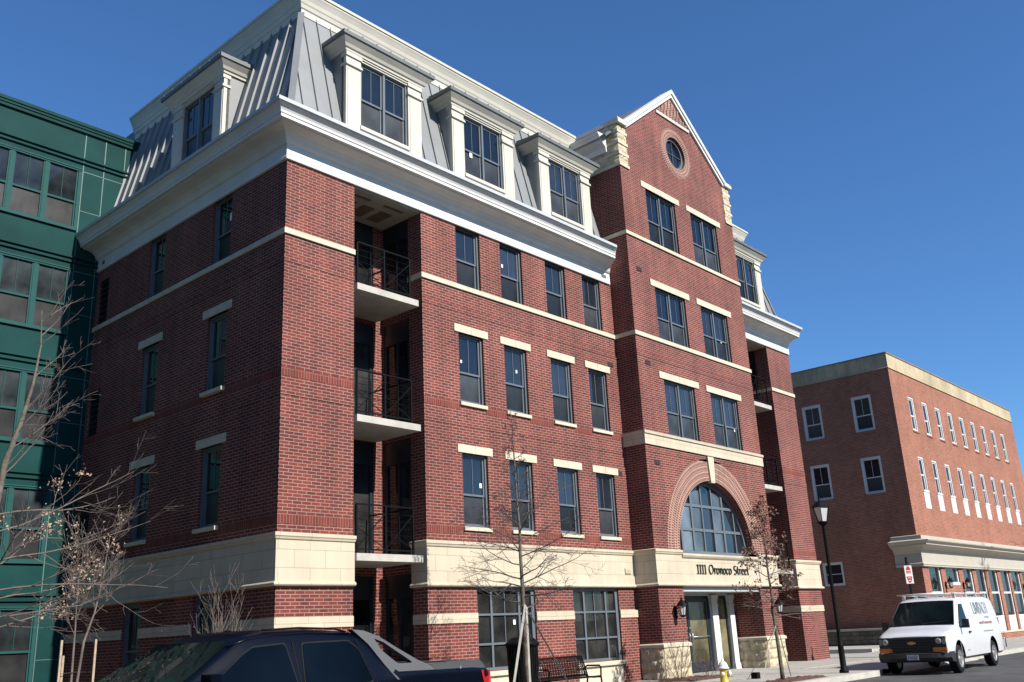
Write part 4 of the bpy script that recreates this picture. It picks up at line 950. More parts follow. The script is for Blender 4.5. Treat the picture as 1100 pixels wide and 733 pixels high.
def vsec(x):
    T = vtop(x); lo = .34 if x < 2.15 else .50; s1 = min(1.15, T-.14); P = [(0, lo), (vw(x, .4)*.9, lo), (vw(x, .4), lo+.07), (vw(x, .7), min(.7, s1-.1)), (vw(x, s1), s1)]
    if T > 1.5: 
        for f in (.4, .75): z = s1+(T-.12-s1)*f; P.append((vw(x, z), z))
        z = T-.10; P += [(vw(x, z)-.012, z), (vw(x, z)-.05, T-.045), (vw(x, z)-.13, T-.012), (.45, T+.012), (0, T+.02)]
    else:
        for f in (.3, .55): z = s1+(T-s1)*f; P.append((vw(x, s1)-.006-.012*f, z))
        z = T-.05; P += [(vw(x, s1)-.03, z), (vw(x, s1)-.06, T-.02), (vw(x, s1)-.13, T), (.45, T+.03), (0, T+.04)]
    return P
vx_ = [-3.10, -3.06, -2.95, -2.6, -1.5, -.5, .35, .50, .62, .75, 1.0, 1.25, 1.52, 1.60, 1.9, 2.1, 2.35, 2.48, 2.55, 2.60]
WB = 1.72; WR = -1.86; wr = .375
b = loft(vx_, vsec, 'vanpaint'); vb = b.obj('body', 'vanpaint'); vb.parent = VN
cuts = [(WB, .40, .475, .6, 1.2), (WB, .40, .475, -1.2, -.6), (WR, .40, .475, .6, 1.2), (WR, .40, .475, -1.2, -.6)]
cut_wheels(vb, cuts, ('vanpaint', 'rubber'))
add_wheels(VN, [(WB, .85, wr), (WB, -.85, wr), (WR, .85, wr), (WR, -.85, wr)], wheel_parts(wr, .25, .235))
# glass
b = MB()
def wsp(u, v, off): # u across -1..1, v 0 bottom..1 top
    x = 1.545+(.735-1.545)*v; z = vtop(x)+.02*(1-u*u)+off*.75; return (x+off*.7+.05*(1-u*u)*(1-v*.3), u*(.93-.14*v)*.97, z)
N = 8
for i in range(N):
    for j in range(4):
        b.face([wsp(-1+2*i/N, j/4, .02), wsp(-1+2*(i+1)/N, j/4, .02), wsp(-1+2*(i+1)/N, (j+1)/4, .02), wsp(-1+2*i/N, (j+1)/4, .02)][::-1], smooth=True)
for u in (-1, 1):
    for j in range(4): b.face([wsp(u, j/4, .02), wsp(u, (j+1)/4, .02), wsp(u, (j+1)/4, -.03), wsp(u, j/4, -.03)])
o = b.obj('windscreen', 'wsglass'); o.parent = VN
wi = MB()
for u0, u1 in ((.05, .85), (-.8, -.02)): wi.bar(wsp(u0, .02, .035), wsp(u1, .12, .035), .018)
q = wi.obj('wiper', 'bumper'); q.parent = o
for s_ in (1, -1):
    b = side_patch([(1.38, 1.22), (.42, 1.22), (.42, 1.84), (.72, 1.84)], vw, .008, s_); o = b.obj('side_window', 'autoglass'); o.parent = VN
    # door shut lines
    for xa, za, xb, zb in ((.34, .42, .34, 1.92), (1.50, .45, 1.50, 1.18)):
        b = MB(); b.hexa([(xa-.008, s_*(vw(xa, za)-.01), za), (xa+.008, s_*(vw(xa, za)-.01), za), (xa+.008, s_*(vw(xa, za)+.004), za), (xa-.008, s_*(vw(xa, za)+.004), za)], [(xb-.008, s_*(vw(xb, zb)-.01), zb), (xb+.008, s_*(vw(xb, zb)-.01), zb), (xb+.008, s_*(vw(xb, zb)+.004), zb), (xb-.008, s_*(vw(xb, zb)+.004), zb)])
        o = b.obj('door_gap', 'trim_grey'); o.parent = VN
    b = MB(); b.box(.40, .56, *sorted((s_*1.0, s_*1.03)), 1.03, 1.08); o = b.obj('door_handle', 'bumper'); o.parent = VN
    b = MB(); b.box(1.20, 1.30, *sorted((s_*1.05, s_*1.22)), 1.18, 1.42); o = b.obj('wing_mirror', 'bumper'); o.parent = VN; bevel(o, .03, 3)
    b2_ = MB(); b2_.bar((1.28, s_*.95, 1.2), (1.25, s_*1.1, 1.22), .06); q = b2_.obj('mirror_arm', 'bumper'); q.parent = o
# front face
b = MB(); b.box(2.585, 2.64, -.66, .66, .60, .99); g_ = b.obj('grille', 'bumper'); g_.parent = VN; bevel(g_, .015)
b = MB()
for k in range(5): b.box(2.635, 2.65, -.6, .6, .63+k*.07, .645+k*.07)
q = b.obj('grille_bar', 'rubber'); q.parent = g_
b = MB(); z = .84
b.box(2.652, 2.67, -.11, .11, z-.022, z+.022); b.box(2.654, 2.672, -.05, .05, z-.042, z+.042); q = b.obj('emblem', 'gold'); q.parent = g_
for s_ in (1, -1):
    b = MB(); y0, y1 = sorted((s_*.60, s_*.905)); b.box(2.50, 2.635, y0, y1, .70, 1.0); o = b.obj('headlight_housing', 'bumper'); o.parent = VN; bevel(o, .02)
    b = MB(); b.lathe([(.085, 0), (.08, .02), (.03, .03)], (2.63, s_*.72, .88), 16, 'x'); b.box(2.60, 2.642, *sorted((s_*.82, s_*.895)), .80, .96); q = b.obj('headlight', 'headlamp'); q.parent = o
    b = MB(); b.box(2.49, 2.65, *sorted((s_*.55, s_*.915)), .60, .715); o = b.obj('indicator', 'orange'); o.parent = VN; bevel(o, .01)
b = MB(); pr_ = [(.33, 2.50), (.36, 2.66), (.45, 2.72), (.56, 2.70), (.60, 2.62)]
N = 12; rows = []
for i in range(N+1):
    u = -1+2*i/N; back = .16*abs(u)**4; y = u*.99
    rows.append([(x-back, y, z) for z, x in pr_])
wrap = lambda s_: [(x-.55, s_*.985, z) for z, x in pr_]
rows = [[(2.24, -.995, z) for z, x in pr_]]+rows+[[(2.24, .995, z) for z, x in pr_]]
for A, B_ in zip(rows, rows[1:]):
    for k in range(len(pr_)-1): b.face([A[k], B_[k], B_[k+1], A[k+1]], smooth=True)
    b.face([A[-1], B_[-1], (B_[-1][0]-.2, B_[-1][1]*.97, .60), (A[-1][0]-.2, A[-1][1]*.97, .60)]); b.face([B_[0], A[0], (A[0][0]-.3, A[0][1]*.97, .33), (B_[0][0]-.3, B_[0][1]*.97, .33)])
o = b.obj('front_bumper', 'bumper'); o.parent = VN
b = MB(); b.box(2.725, 2.735, -.155, .155, .40, .54); q = b.obj('number_plate', plain('number_plate_grey', (.45, .47, .50), .5)); q.parent = o
b = MB()
for i in range(6): b.box(2.735, 2.738, -.12+i*.042, -.095+i*.042, .43, .50)
q2 = b.obj('plate_mark', 'greyink', q)
b = MB(); b.box(-3.22, -3.08, -.95, .95, .42, .58); o = b.obj('rear_bumper', 'steel'); o.parent = VN; bevel(o, .03)
b = MB(); b.tube([(-3.1, 1.0, .75), (-3.2, 1.02, .78), (-3.25, 1.02, .70), (-3.2, 1.02, .5)], .02, 8); o = b.obj('step_bar', 'steel'); o.parent = VN
b = MB()
for s_ in (1, -1):
    b.box(-3.125, -3.06, *sorted((s_*.80, s_*.95)), 1.0, 1.4)
o = b.obj('tail_light', 'redlamp'); o.parent = VN
b = MB()
for s_ in (1, -1):
    b.tube([(.55, s_*.72, 2.15), (-2.9, s_*.72, 2.15)], .015, 8)
for x in (.45, -.7, -1.8, -2.85):
    b.tube([(x, -.80, 2.15), (x, .80, 2.15)], .015, 8)
    for s_ in (1, -1): b.box(x-.03, x+.03, *sorted((s_*.68, s_*.76)), 2.0, 2.16)
b.tube([(.62, -.86, 2.17), (.55, .2, 2.18)], .018, 6); b.tube([(.5, -.5, 2.18), (-2.6, -.35, 2.18)], .014, 6)
o = b.obj('roof_rack', 'white'); o.parent = VN
# lettering on the left side panel
def curve_text(s, size, mat, name):
    c = bpy.data.curves.new(name, 'FONT'); c.body = s; c.size = size; c.extrude = .002; c.align_x = 'LEFT'; c.space_character = 1.18; c.offset = -.008*size/.36
    t = bpy.data.objects.new(name, c); COL.objects.link(t); bpy.context.view_layer.update()
    me = bpy.data.meshes.new_from_object(t.evaluated_get(bpy.context.evaluated_depsgraph_get())); bpy.data.objects.remove(t)
    me.materials.clear(); me.materials.append(M[mat]); return me
def side_text(s, x0, z0, size, mat, width, name='lettering', scale_z=1.0, serif=False):
    me = curve_text(s, size, mat, name); xs = [v.co.x for v in me.vertices]; k = width/(max(xs)-min(xs)); mn = min(xs)
    for v in me.vertices:
        lx, lz, ly = (v.co.x-mn)*k, v.co.y*scale_z, v.co.z
        z = z0+lz; x = x0-lx; v.co = (x, vw(x, z)+.006+ly, z)
    o = bpy.data.objects.new(name, me); COL.objects.link(o); o.parent = VN; return o
VG = {'L': (.62, [[(.12, 1), (.12, 0), (.52, 0), (.52, .12)]]), 'I': (.34, [[(.12, 1), (.12, 0)]]), 'M': (.98, [[(.1, 0), (.1, 1), (.46, .1), (.82, 1), (.82, 0)]]),
      'B': (.66, [[(.1, 0), (.1, 1), (.38, .98), (.48, .78), (.36, .54), (.1, .52)], [(.36, .54), (.54, .40), (.50, .12), (.34, 0), (.1, 0)]]), 'A': (.76, [[(.04, 0), (.34, 1), (.66, 0)], [(.16, .34), (.54, .34)]]),
      'C': (.72, [arc(.38, .5, .30, .5, 50, 310, 12)]), 'H': (.76, [[(.1, 0), (.1, 1)], [(.6, 0), (.6, 1)], [(.1, .52), (.6, .52)]])}
b = MB(); x = 0; tot = sum(VG[c][0] for c in 'LIMBACH'); k = 1.62/tot
for c in 'LIMBACH': nib(b, VG[c][1], x, 0, k, .34, -.002, .002, .05, .022); x += VG[c][0]*k
b.v = [(-.52-vx, vw(-1, 1.54+vz)+.007+vy, 1.54+vz) for vx, vy, vz in b.v]; o = b.obj('lettering', 'greyink'); o.parent = VN
side_text('COMPANY', -1.55, 1.40, .09, 'greyink', .5)
rng = random.Random(2)
b = MB()
def tiny(b, x0, x1, z, h):
    x = x0
    while x > x1:
        w_ = rng.uniform(.03, .06); zz = h*rng.uniform(.8, 1)
        b.box(x-w_, x, vw(x, z)+.002, vw(x, z)+.007, z, z+zz); x -= w_+rng.choice((.02, .02, .06))
tiny(b, -.80, -1.1, 1.24, .07); tiny(b, -1.35, -2.15, 1.24, .07); o = b.obj('lettering', 'redink'); o.parent = VN
b = MB(); tiny(b, -1.05, -2.1, 1.02, .035); z = 1.24; b.hexa([(-1.25, vw(-1, z), z), (-1.2, vw(-1, z), z), (-1.2, vw(-1, z)+.008, z), (-1.25, vw(-1, z)+.008, z)], [(-1.31, vw(-1, z), z+.09), (-1.15, vw(-1, z), z+.09), (-1.15, vw(-1, z)+.006, z+.09), (-1.31, vw(-1, z)+.006, z+.09)]); o = b.obj('lettering', 'greyink'); o.parent = VN
b = MB(); b.box(.75, .95, .985, 1.004, .56, .585); o = b.obj('badge', 'greyink'); o.parent = VN

# ---- navy pickup. local +x forward from the tail, +y left; tail at x=0
TK = thing('pickup_truck', 'dark navy crew-cab pickup with grey sail panels and covered bed parked at the kerb', 'pickup truck', (-1.44, -6.30, -.15), PI)
HW_ = 1.0
def ttop(x):
    pts = [(0, 1.14), (.12, 1.20), (1.66, 1.22), (2.10, 1.69), (2.35, 1.735), (2.9, 1.775), (3.5, 1.77), (3.78, 1.73), (3.95, 1.65), (4.72, 1.20), (4.80, 1.15), (5.35, 1.05), (5.5, .95), (5.55, .8)]
    for (a, c), (d, e) in zip(pts, pts[1:]):
        if a <= x <= d: return c+(e-c)*(x-a)/(d-a)
    return pts[-1][1]
def tw(x, z):
    tp = 1.0
    if x > 4.6: tp = 1-.10*((x-4.6)/.95)**2
    if x < .25: tp = 1-.03*((.25-x)/.25)**2
    w_ = 1.0 if z < 1.08 else 1.0-(z-1.08)*.33
    return w_*tp
def tsec(x):
    T = ttop(x); lo = .42; s1 = min(1.08, T-.08)
    P = [(0, lo), (.9, lo), (tw(x, .5), lo+.08), (tw(x, .8), min(.8, s1-.08)), (tw(x, s1), s1)]
    if T > 1.3:
        for f in (.35, .7): z = s1+(T-.10-s1)*f; P.append((tw(x, z), z))
        z = T-.09; P += [(tw(x, z)-.01, z), (tw(x, z)-.05, T-.045), (tw(x, z)-.12, T-.018), (.4, T), (0, T+.005)]
    else:
        for f in (.3, .6): P.append((tw(x, s1)-.008*f, s1+(T-s1)*f))
        P += [(tw(x, s1)-.02, T-.018), (tw(x, s1)-.05, T-.006), (tw(x, s1)-.11, T), (.4, T+.005), (0, T+.008)]
    return P
tx = [0, .05, .12, .6, 1.3, 1.66, 1.82, 1.97, 2.10, 2.22, 2.35, 2.6, 2.9, 3.2, 3.5, 3.68, 3.78, 3.86, 3.95, 4.2, 4.45, 4.72, 4.80, 5.0, 5.2, 5.35, 5.45, 5.5, 5.55]
b = loft(tx, tsec, 'navy'); tb = b.obj('body', 'navy'); tb.parent = TK
cut_wheels(tb, [(1.12, .42, .50, .6, 1.2), (1.12, .42, .50, -1.2, -.6), (4.42, .42, .50, .6, 1.2), (4.42, .42, .50, -1.2, -.6)], ('navy', 'rubber'))
add_wheels(TK, [(1.12, .86, .39), (1.12, -.86, .39), (4.42, .86, .39), (4.42, -.86, .39)], wheel_parts(.39, .27, .25))
for s_ in (1, -1):
    fr = [(4.50, 1.13), (4.10, 1.32), (3.84, 1.50), (3.70, 1.575), (3.27, 1.60), (3.17, 1.12)]
    rrw = [(3.07, 1.12), (3.03, 1.595), (2.36, 1.60), (2.22, 1.5), (2.08, 1.12)]
    for pl in (chaikin(fr, 2, .06), chaikin(rrw, 2, .05)):
        c0 = (sum(p[0] for p in pl)/len(pl), sum(p[1] for p in pl)/len(pl)); big = [(c0[0]+(x-c0[0])*1.03, c0[1]+(z-c0[1])*1.07) for x, z in pl]
        o = side_patch(big, tw, .006, s_).obj('window_seal', 'rubber'); o.parent = TK
        o2_ = side_patch(pl, tw, .012, s_, .008).obj('side_window', 'autoglass'); o2_.parent = TK
    for ln in ([(3.13, .5), (3.12, 1.1), (3.16, 1.62)], [(2.03, .6), (2.02, 1.1), (2.24, 1.62)]):
        b = MB()
        for (xa, za), (xb, zb) in zip(ln, ln[1:]): b.bar((xa, s_*(tw(xa, za)+.001), za), (xb, s_*(tw(xb, zb)+.001), zb), .012, .006)
        o = b.obj('door_gap', 'rubber'); o.parent = TK
    b = MB(); rail = [(4.0, 1.60), (3.75, 1.665), (3.4, 1.70), (2.9, 1.71), (2.3, 1.69)]
    b.tube([(x, s_*(tw(x, z)-.02), z) for x, z in rail], .013, 6); o = b.obj('drip_rail', 'navy'); o.parent = TK
    # sail panel (grey cladding) with a real opening
    out = [(2.26, 1.735), (2.08, 1.715), (1.86, 1.64), (1.60, 1.49), (1.30, 1.33), (1.13, 1.265), (.99, 1.205), (1.02, 1.13), (1.70, 1.115), (1.86, 1.30), (2.05, 1.55)]
    hol = [(1.94, 1.615), (1.80, 1.565), (1.62, 1.45), (1.42, 1.325), (1.40, 1.30), (1.62, 1.30), (1.66, 1.315), (1.86, 1.47)]
    b = MB(); SY = lambda x, z: tw(x, z)+.01
    k = [1, 2, 3, 4, 5, 7, 8, 10]   # outline index matched to each hole vertex
    kk = [(0, 0), (1, 0), (2, 1), (3, 2), (4, 3), (5, 4), (6, 4), (7, 4), (8, 5), (9, 6), (9, 7), (10, 7), (0, 0)]
    def SP(p, d): return (p[0], s_*(SY(*p)-d), p[1])
    for (a, h1), (c, h2) in zip(kk, kk[1:]):
        for d, fl in ((0, 1), (.10, -1)):
            q = [SP(out[a], d), SP(out[c], d), SP(hol[h2], d), SP(hol[h1], d)]; q = [v for i, v in enumerate(q) if v not in q[:i]]
            if len(q) >= 3: b.face(q if s_*fl > 0 else q[::-1])
    for pl in (out, hol):
        for i in range(len(pl)): j = (i+1) % len(pl); b.face([SP(pl[i], 0), SP(pl[j], 0), SP(pl[j], .10), SP(pl[i], .10)])
    o = b.obj('sail_panel', 'cladding'); o.parent = TK
    # bed rail cladding
    b = MB(); cap = [(1.10, 1.262), (.16, 1.262), (.10, 1.20), (.12, 1.15), (.96, 1.145)]
    b = side_patch(cap, tw, .016, s_, .12); o = b.obj('bed_rail', 'cover'); o.parent = TK
    b = MB(); b.lathe([(.018, 0), (.018, .01)], (.62, s_*(1.012) if s_ > 0 else -1.022, 1.20), 8, 'y'); o = b.obj('rail_button', 'rim'); o.parent = TK
    b = side_patch([(.20, 1.145), (.0, 1.14), (-.01, .80), (.12, .80), (.16, .95)], tw, .018, s_, .10); o = b.obj('tail_light', 'redlamp'); o.parent = TK
    b = MB(); b.box(4.30, 4.42, *sorted((s_*1.02, s_*1.22)), 1.16, 1.33); o = b.obj('wing_mirror', 'navy'); o.parent = TK; bevel(o, .03, 3)
    b = MB(); b.box(5.47, 5.56, *sorted((s_*.6, s_*.9)), .72, .92); o = b.obj('headlight', 'headlamp'); o.parent = TK
b = MB(); b.hexa([(.06, -.9, 1.2), (2.05, -.9, 1.2), (2.05, .9, 1.2), (.06, .9, 1.2)], [(.10, -.86, 1.275), (2.0, -.86, 1.275), (2.0, .86, 1.275), (.10, .86, 1.275)])
for i in (1, 2): b.box(.1+i*.64-.012, .1+i*.64+.012, -.87, .87, 1.276, 1.285)
o = b.obj('bed_cover', 'cover'); o.parent = TK
b = MB()
def tws(u, v, off):
    x = 4.70+(3.97-4.70)*v; z = ttop(x)+.006; return (x+off*.5+.07*(1-u*u), u*(.97-.20*v)*.95, z+off)
N = 10
for i in range(N):
    for j in range(5): b.face([tws(-1+2*i/N, j/5, .015), tws(-1+2*(i+1)/N, j/5, .015), tws(-1+2*(i+1)/N, (j+1)/5, .015), tws(-1+2*i/N, (j+1)/5, .015)][::-1], smooth=True)
for u in (-1, 1):
    for j in range(5): b.face([tws(u, j/5, .015), tws(u, (j+1)/5, .015), tws(u, (j+1)/5, -.03), tws(u, j/5, -.03)])
o = b.obj('windscreen', 'wsglass'); o.parent = TK
b = MB()
for s_ in (1, -1): b.tube([(3.5, s_*.72, 1.762), (3.0, s_*.72, 1.775), (2.5, s_*.72, 1.752), (2.3, s_*.72, 1.712)], .012, 6)
o = b.obj('roof_rail', 'black'); o.parent = TK
b = MB(); b.lathe([(.035, 0), (.03, .015), (.01, .02)], (3.72, .35, 1.765), 10); b.tube([(3.72, .35, 1.78), (3.62, .35, 1.93)], .004, 5); o = b.obj('antenna', 'black'); o.parent = TK
b = MB(); b.box(-.10, .06, -.98, .98, .48, .66); o = b.obj('rear_bumper', 'cladding'); o.parent = TK; bevel(o, .03)
b = MB(); b.box(5.45, 5.66, -.95, .95, .45, .70); o = b.obj('front_bumper', 'cladding'); o.parent = TK; bevel(o, .04)

# ================================================================== STREET FURNITURE
LP = thing('street_lamp', 'tall black street lamp with frosted four-sided lantern at the pavement edge near the driveway', 'street lamp', (15.24, -4.93, 0))
b = MB(); b.lathe([(.13, 0), (.13, .06), (.085, .12), (.08, .7), (.085, .72), (.07, .76), (.055, 1.0), (.045, 4.02), (.05, 4.04)], n=14); o = b.obj('post', 'black'); o.parent = LP
b = MB(); b.lathe([(.05, 4.02), (.12, 4.08), (.16, 4.12), (.16, 4.15)], n=8); b.lathe([(.255, 4.56), (.255, 4.585), (.12, 4.70), (.05, 4.74), (.03, 4.82), (.0, 4.86)], n=4, smooth=False)
for i in range(4): t = i*PI/2; b.bar((.12*math.cos(t), .12*math.sin(t), 4.14), (.215*math.cos(t), .215*math.sin(t), 4.56), .02)
o = b.obj('lantern_frame', 'black'); o.parent = LP; 
b = MB(); b.lathe([(.11, 4.15), (.20, 4.56)], n=4, smooth=False); g_ = b.obj('lamp_glass', 'lampglass'); g_.parent = o
for q in (o,): q.rotation_euler[2] = R(20)
# sign
SG = thing('parking_sign', 'tall white kerbside sign with red symbols on a black pole behind the white van', 'sign', (23.93, -4.0, 0), R(-42))
b = MB(); b.bar((0, .03, 0), (0, .03, 3.45), .06); o = b.obj('pole', 'black'); o.parent = SG
b = MB(); b.box(-.14, .14, -.012, .0, 2.52, 3.15); o = b.obj('sign_plate', 'white'); o.parent = SG; bevel(o, .004)
b = MB(); y0, y1 = -.018, -.012
def flat(b, pts): pts = [(x*.78, 2.835+(z-2.835)*.86) for x, z in pts]; F = [(x, y0, z) for x, z in pts]; b.face(F); G = [(x, y1, z) for x, z in pts]; [b.face([F[(i+1) % len(F)], F[i], G[i], G[(i+1) % len(F)]]) for i in range(len(F))]
flat(b, [(-.11, 3.02), (.11, 3.02), (.09, 3.10), (.03, 3.17), (-.03, 3.17), (-.09, 3.10)]); flat(b, [(-.12, 2.89), (.12, 2.89), (.12, 2.92), (-.12, 2.92)])
for i in range(4): flat(b, [(-.11+i*.06, 2.94), (-.07+i*.06, 2.94), (-.07+i*.06, 2.99), (-.11+i*.06, 2.99)])
flat(b, [(-.13, 2.72), (.13, 2.72), (.12, 2.76), (-.12, 2.76)]); flat(b, [(-.13, 2.72), (-.09, 2.72), (-.05, 2.58), (-.08, 2.58)]); flat(b, [(.09, 2.72), (.13, 2.72), (.08, 2.58), (.05, 2.58)]); flat(b, [(-.08, 2.58), (.08, 2.58), (.04, 2.51), (-.04, 2.51)])
for i in range(3): flat(b, [(-.06+i*.045, 2.62), (-.03+i*.045, 2.62), (-.03+i*.045, 2.69), (-.06+i*.045, 2.69)])
q = b.obj('sign_symbol', 'red'); q.parent = o
# hydrant
HY = thing('fire_hydrant', 'yellow fire hydrant with white bonnet and caps in front of the entrance', 'fire hydrant', (9.85, -4.3, -.02), R(20)); HY.scale = (.92, .92, .94)
b = MB(); b.lathe([(.17, 0), (.17, .04), (.11, .05), (.105, .42), (.12, .44), (.12, .46)], n=18); o = b.obj('barrel', 'yellow'); o.parent = HY
b = MB(); b.lathe([(.155, .46), (.155, .49), (.13, .50), (.125, .54), (.095, .60), (.05, .64), (.035, .65), (.03, .70), (0, .70)], n=18); o = b.obj('bonnet', 'white'); o.parent = HY
for dx, dy, r_ in ((1, 0, .055), (-1, 0, .055), (0, -1, .075)):
    b = MB()
    ax = 'x' if dx else 'y'; s_ = dx or dy
    b.lathe([(r_*.8, s_*.09), (r_*.8, s_*.13), (r_, s_*.135), (r_, s_*.18), (r_*.4, s_*.185), (r_*.35, s_*.21)], (0, 0, .34), 12, ax); o = b.obj('outlet_cap', 'white'); o.parent = HY
# litter bin
BN = thing('litter_bin', 'black slatted metal litter bin beside the bench', 'litter bin', (4.55, -2.55, 0))
b = MB(); b.lathe([(.30, .03), (.30, .07), (.27, .08), (.27, .98), (.30, 1.0), (.31, 1.03), (.27, 1.04), (.26, .1), (.02, .09)], n=24)
for i in range(32): t = 2*PI*i/32; b.bar((.30*math.cos(t), .30*math.sin(t), .05), (.33*math.cos(t), .33*math.sin(t), 1.0), .028, .012, up=(math.cos(t), math.sin(t), 0))
for i in range(32): t = 2*PI*i/32; b.bar((.33*math.cos(t), .33*math.sin(t), 1.0), (.37*math.cos(t), .37*math.sin(t), 1.06), .028, .012, up=(math.cos(t), math.sin(t), 0))
o = b.obj('slatted_body', 'black'); o.parent = BN
b = MB(); b.lathe([(.37, 1.05), (.38, 1.07), (.34, 1.10), (.25, 1.17), (.16, 1.20), (.15, 1.12), (.1, 1.1)], n=24); o = b.obj('lid', 'black'); o.parent = BN
for q in (BN,): q.scale = (1.0, 1.0, 1.16)
# bench (faces the street)
BE = thing('metal_bench', 'black perforated metal bench on the pavement under the ground-floor windows', 'bench', (6.25, -2.35, 0), R(0))
def mesh_panel(name, u0, u1, prof, nx, mat='black'):
    """strap-mesh panel: straps along the profile plus diagonal lattice"""
    b = MB(); st = 2
    def P(u, t):
        k = t*(len(prof)-1); i = min(int(k), len(prof)-2); f = k-i; a, c = prof[i], prof[i+1]; return (u, a[0]+(c[0]-a[0])*f, a[1]+(c[1]-a[1])*f)
    n = 12
    for i in range(nx+1):
        u = u0+(u1-u0)*i/nx
        for j in range(n):
            du = (u1-u0)/nx*.5; w0 = u+(du if j % 2 else 0); w1 = u+(0 if j % 2 else du)
            w0, w1 = min(w0, u1), min(w1, u1); b.bar(P(w0, j/n), P(w1, (j+1)/n), .022, .006)
            w0, w1 = max(u-(du if j % 2 else 0), u0), max(u-(0 if j % 2 else du), u0); b.bar(P(w0, j/n), P(w1, (j+1)/n), .022, .0055)
    b.tube([P(u0, 0), P(u1, 0)], .018, 6); b.tube([P(u0, 1), P(u1, 1)], .018, 6); b.tube([P(u0, k/10) for k in range(11)], .018, 6); b.tube([P(u1, k/10) for k in range(11)], .018, 6)
    o = b.obj(name, mat); o.parent = BE; return o
mesh_panel('backrest', -.9, .9, [(.16, .46), (.22, .62), (.28, .80), (.30, .88)], 30)
mesh_panel('seat', -.9, .9, [(-.30, .43), (-.1, .40), (.12, .41), (.16, .46)], 30)
for x in (-.93, .93):
    b = MB(); b.tube([(x, -.3, .02), (x, -.27, .42), (x, -.28, .62), (x, -.24, .66), (x, .12, .66), (x, .22, .60)], .02, 8); b.tube([(x, .2, .02), (x, .12, .42), (x, .28, .88)], .02, 8); b.tube([(x, -.27, .41), (x, .13, .41)], .02, 8); o = b.obj('armrest', 'black'); o.parent = BE

# ================================================================== TREES
def branch(tw_, p, d, L, r, lvl, rng, cfg, tips=None):
    n = cfg.get('seg', 5); pts = [Vector(p)]; d = Vector(d).normalized(); cur = Vector(p); dd = d.copy()
    for i in range(n):
        dd = (dd+Vector((rng.uniform(-1, 1), rng.uniform(-1, 1), rng.uniform(-1, 1)))*cfg['wig']+Vector((0, 0, cfg['up'][min(lvl, len(cfg['up'])-1)]))).normalized()
        cur = cur+dd*L/n; pts.append(cur.copy())
    rad = [max(cfg.get('minr', .0028), r*(1-.75*i/n)) for i in range(n+1)]
    tw_.tube(pts, rad, 5 if lvl < 1 else 3 if lvl > 1 else 4, cap=False)
    if tips is not None and lvl >= 1: tips.append((pts, lvl))
    if lvl >= cfg['depth']: return
    nb = cfg['nb'][min(lvl, len(cfg['nb'])-1)]
    for k in range(nb):
        t = rng.uniform(.18, .97); i = min(int(t*n), n-1); q = pts[i].lerp(pts[i+1], t*n-i); ax = (pts[i+1]-pts[i]).normalized()
        a = rng.uniform(*cfg['ang']); pv = ax.orthogonal().normalized(); pv = Matrix.Rotation(rng.uniform(0, 2*PI), 3, ax) @ pv
        nd_ = ax*math.cos(a)+pv*math.sin(a); nd_.z *= cfg.get('flat', 1)
        branch(tw_, q, nd_, L*rng.uniform(.3, .62)*(1.15-.5*t), max(cfg.get('minr', .0028), rad[i]*.6), lvl+1, rng, cfg, tips)
def leader(tk, pts, rad, n=9): tk.tube(pts, rad, n)
def clusters(b, tips, rng, num, size, kind='leaf', spread=.05):
    for _ in range(num):
        pts, lvl = rng.choice(tips); i = rng.randrange(len(pts)); c = pts[i]+Vector((rng.gauss(0, 1), rng.gauss(0, 1), rng.gauss(0, 1)))*spread
        if kind == 'leaf':
            a = Vector((rng.gauss(0, 1), rng.gauss(0, 1), rng.gauss(0, 1))).normalized(); u = a.orthogonal().normalized()*size*rng.uniform(.6, 1.2); v = a.cross(u).normalized()*size*rng.uniform(.3, .7)
            w_ = a*size*.35; b.face([c-u, c-v*.9+w_, c+u*.6, c+v+w_*.5])
            b.face([c-u*.2, c+u*.6-w_, c+v*.6+u*.3+w_])
        else:
            s = size*rng.uniform(.6, 1.2); b.lathe([(0, -s), (s*.8, -s*.3), (s, s*.2), (s*.4, s), (0, s*1.1)], tuple(c), 5)
# tree A: slim leader with level, drooping-tipped branches in front of the ground-floor windows
def street_tree(root, H, r0, b0, b1, nbr, span, rng, cfg, lean=(0, 0), twmat='twig_grey', tips=None, spanf=None, bark='bark'):
    tk = MB(); n = 14; pts = []
    for i in range(n+1):
        t = i/n; pts.append(Vector((lean[0]*t+rng.gauss(0, .012)*(t > .05), lean[1]*t+rng.gauss(0, .012)*(t > .05), H*t)))
    rad = [r0*(1-.93*(i/n)**.9)+.003 for i in range(n+1)]; leader(tk, pts, rad); o = tk.obj('trunk', bark); o.parent = root
    tw_ = MB()
    for k in range(nbr):
        t = b0+(b1-b0)*((k+rng.random())/nbr); i = min(int(t*n), n-1); q = pts[i].lerp(pts[i+1], t*n-i); az = k*2.4+rng.uniform(-.4, .4)
        el = lerp(.05, .75, (t-b0)/(1-b0))+rng.uniform(-.12, .15); L = (spanf(t) if spanf else span*(1-.75*(t-b0)/(1-b0)))*rng.uniform(.7, 1.1)
        branch(tw_, q, (math.cos(az)*math.cos(el), math.sin(az)*math.cos(el), math.sin(el)), L, max(.006, rad[i]*.42), 0, rng, cfg, tips)
    o = tw_.obj('crown', twmat); o.parent = root; return o
CF = dict(wig=.13, up=[.035, .02, .0], depth=3, nb=[7, 4, 2], ang=(.5, 1.1), flat=.7, seg=6, minr=.003)
TA = thing('bare_street_tree', 'slender bare tree with level branches in front of the ground-floor windows behind the bench', 'tree', (4.02, -3.15, 0), group=None)
street_tree(TA, 6.25, .062, .30, .97, 40, 1.75, random.Random(11), CF, lean=(-.02, .1), spanf=lambda t: (2.25*(1-t)**.8*(1 if t > .36 else .8))*(1 if t < .62 else .55)+.1)
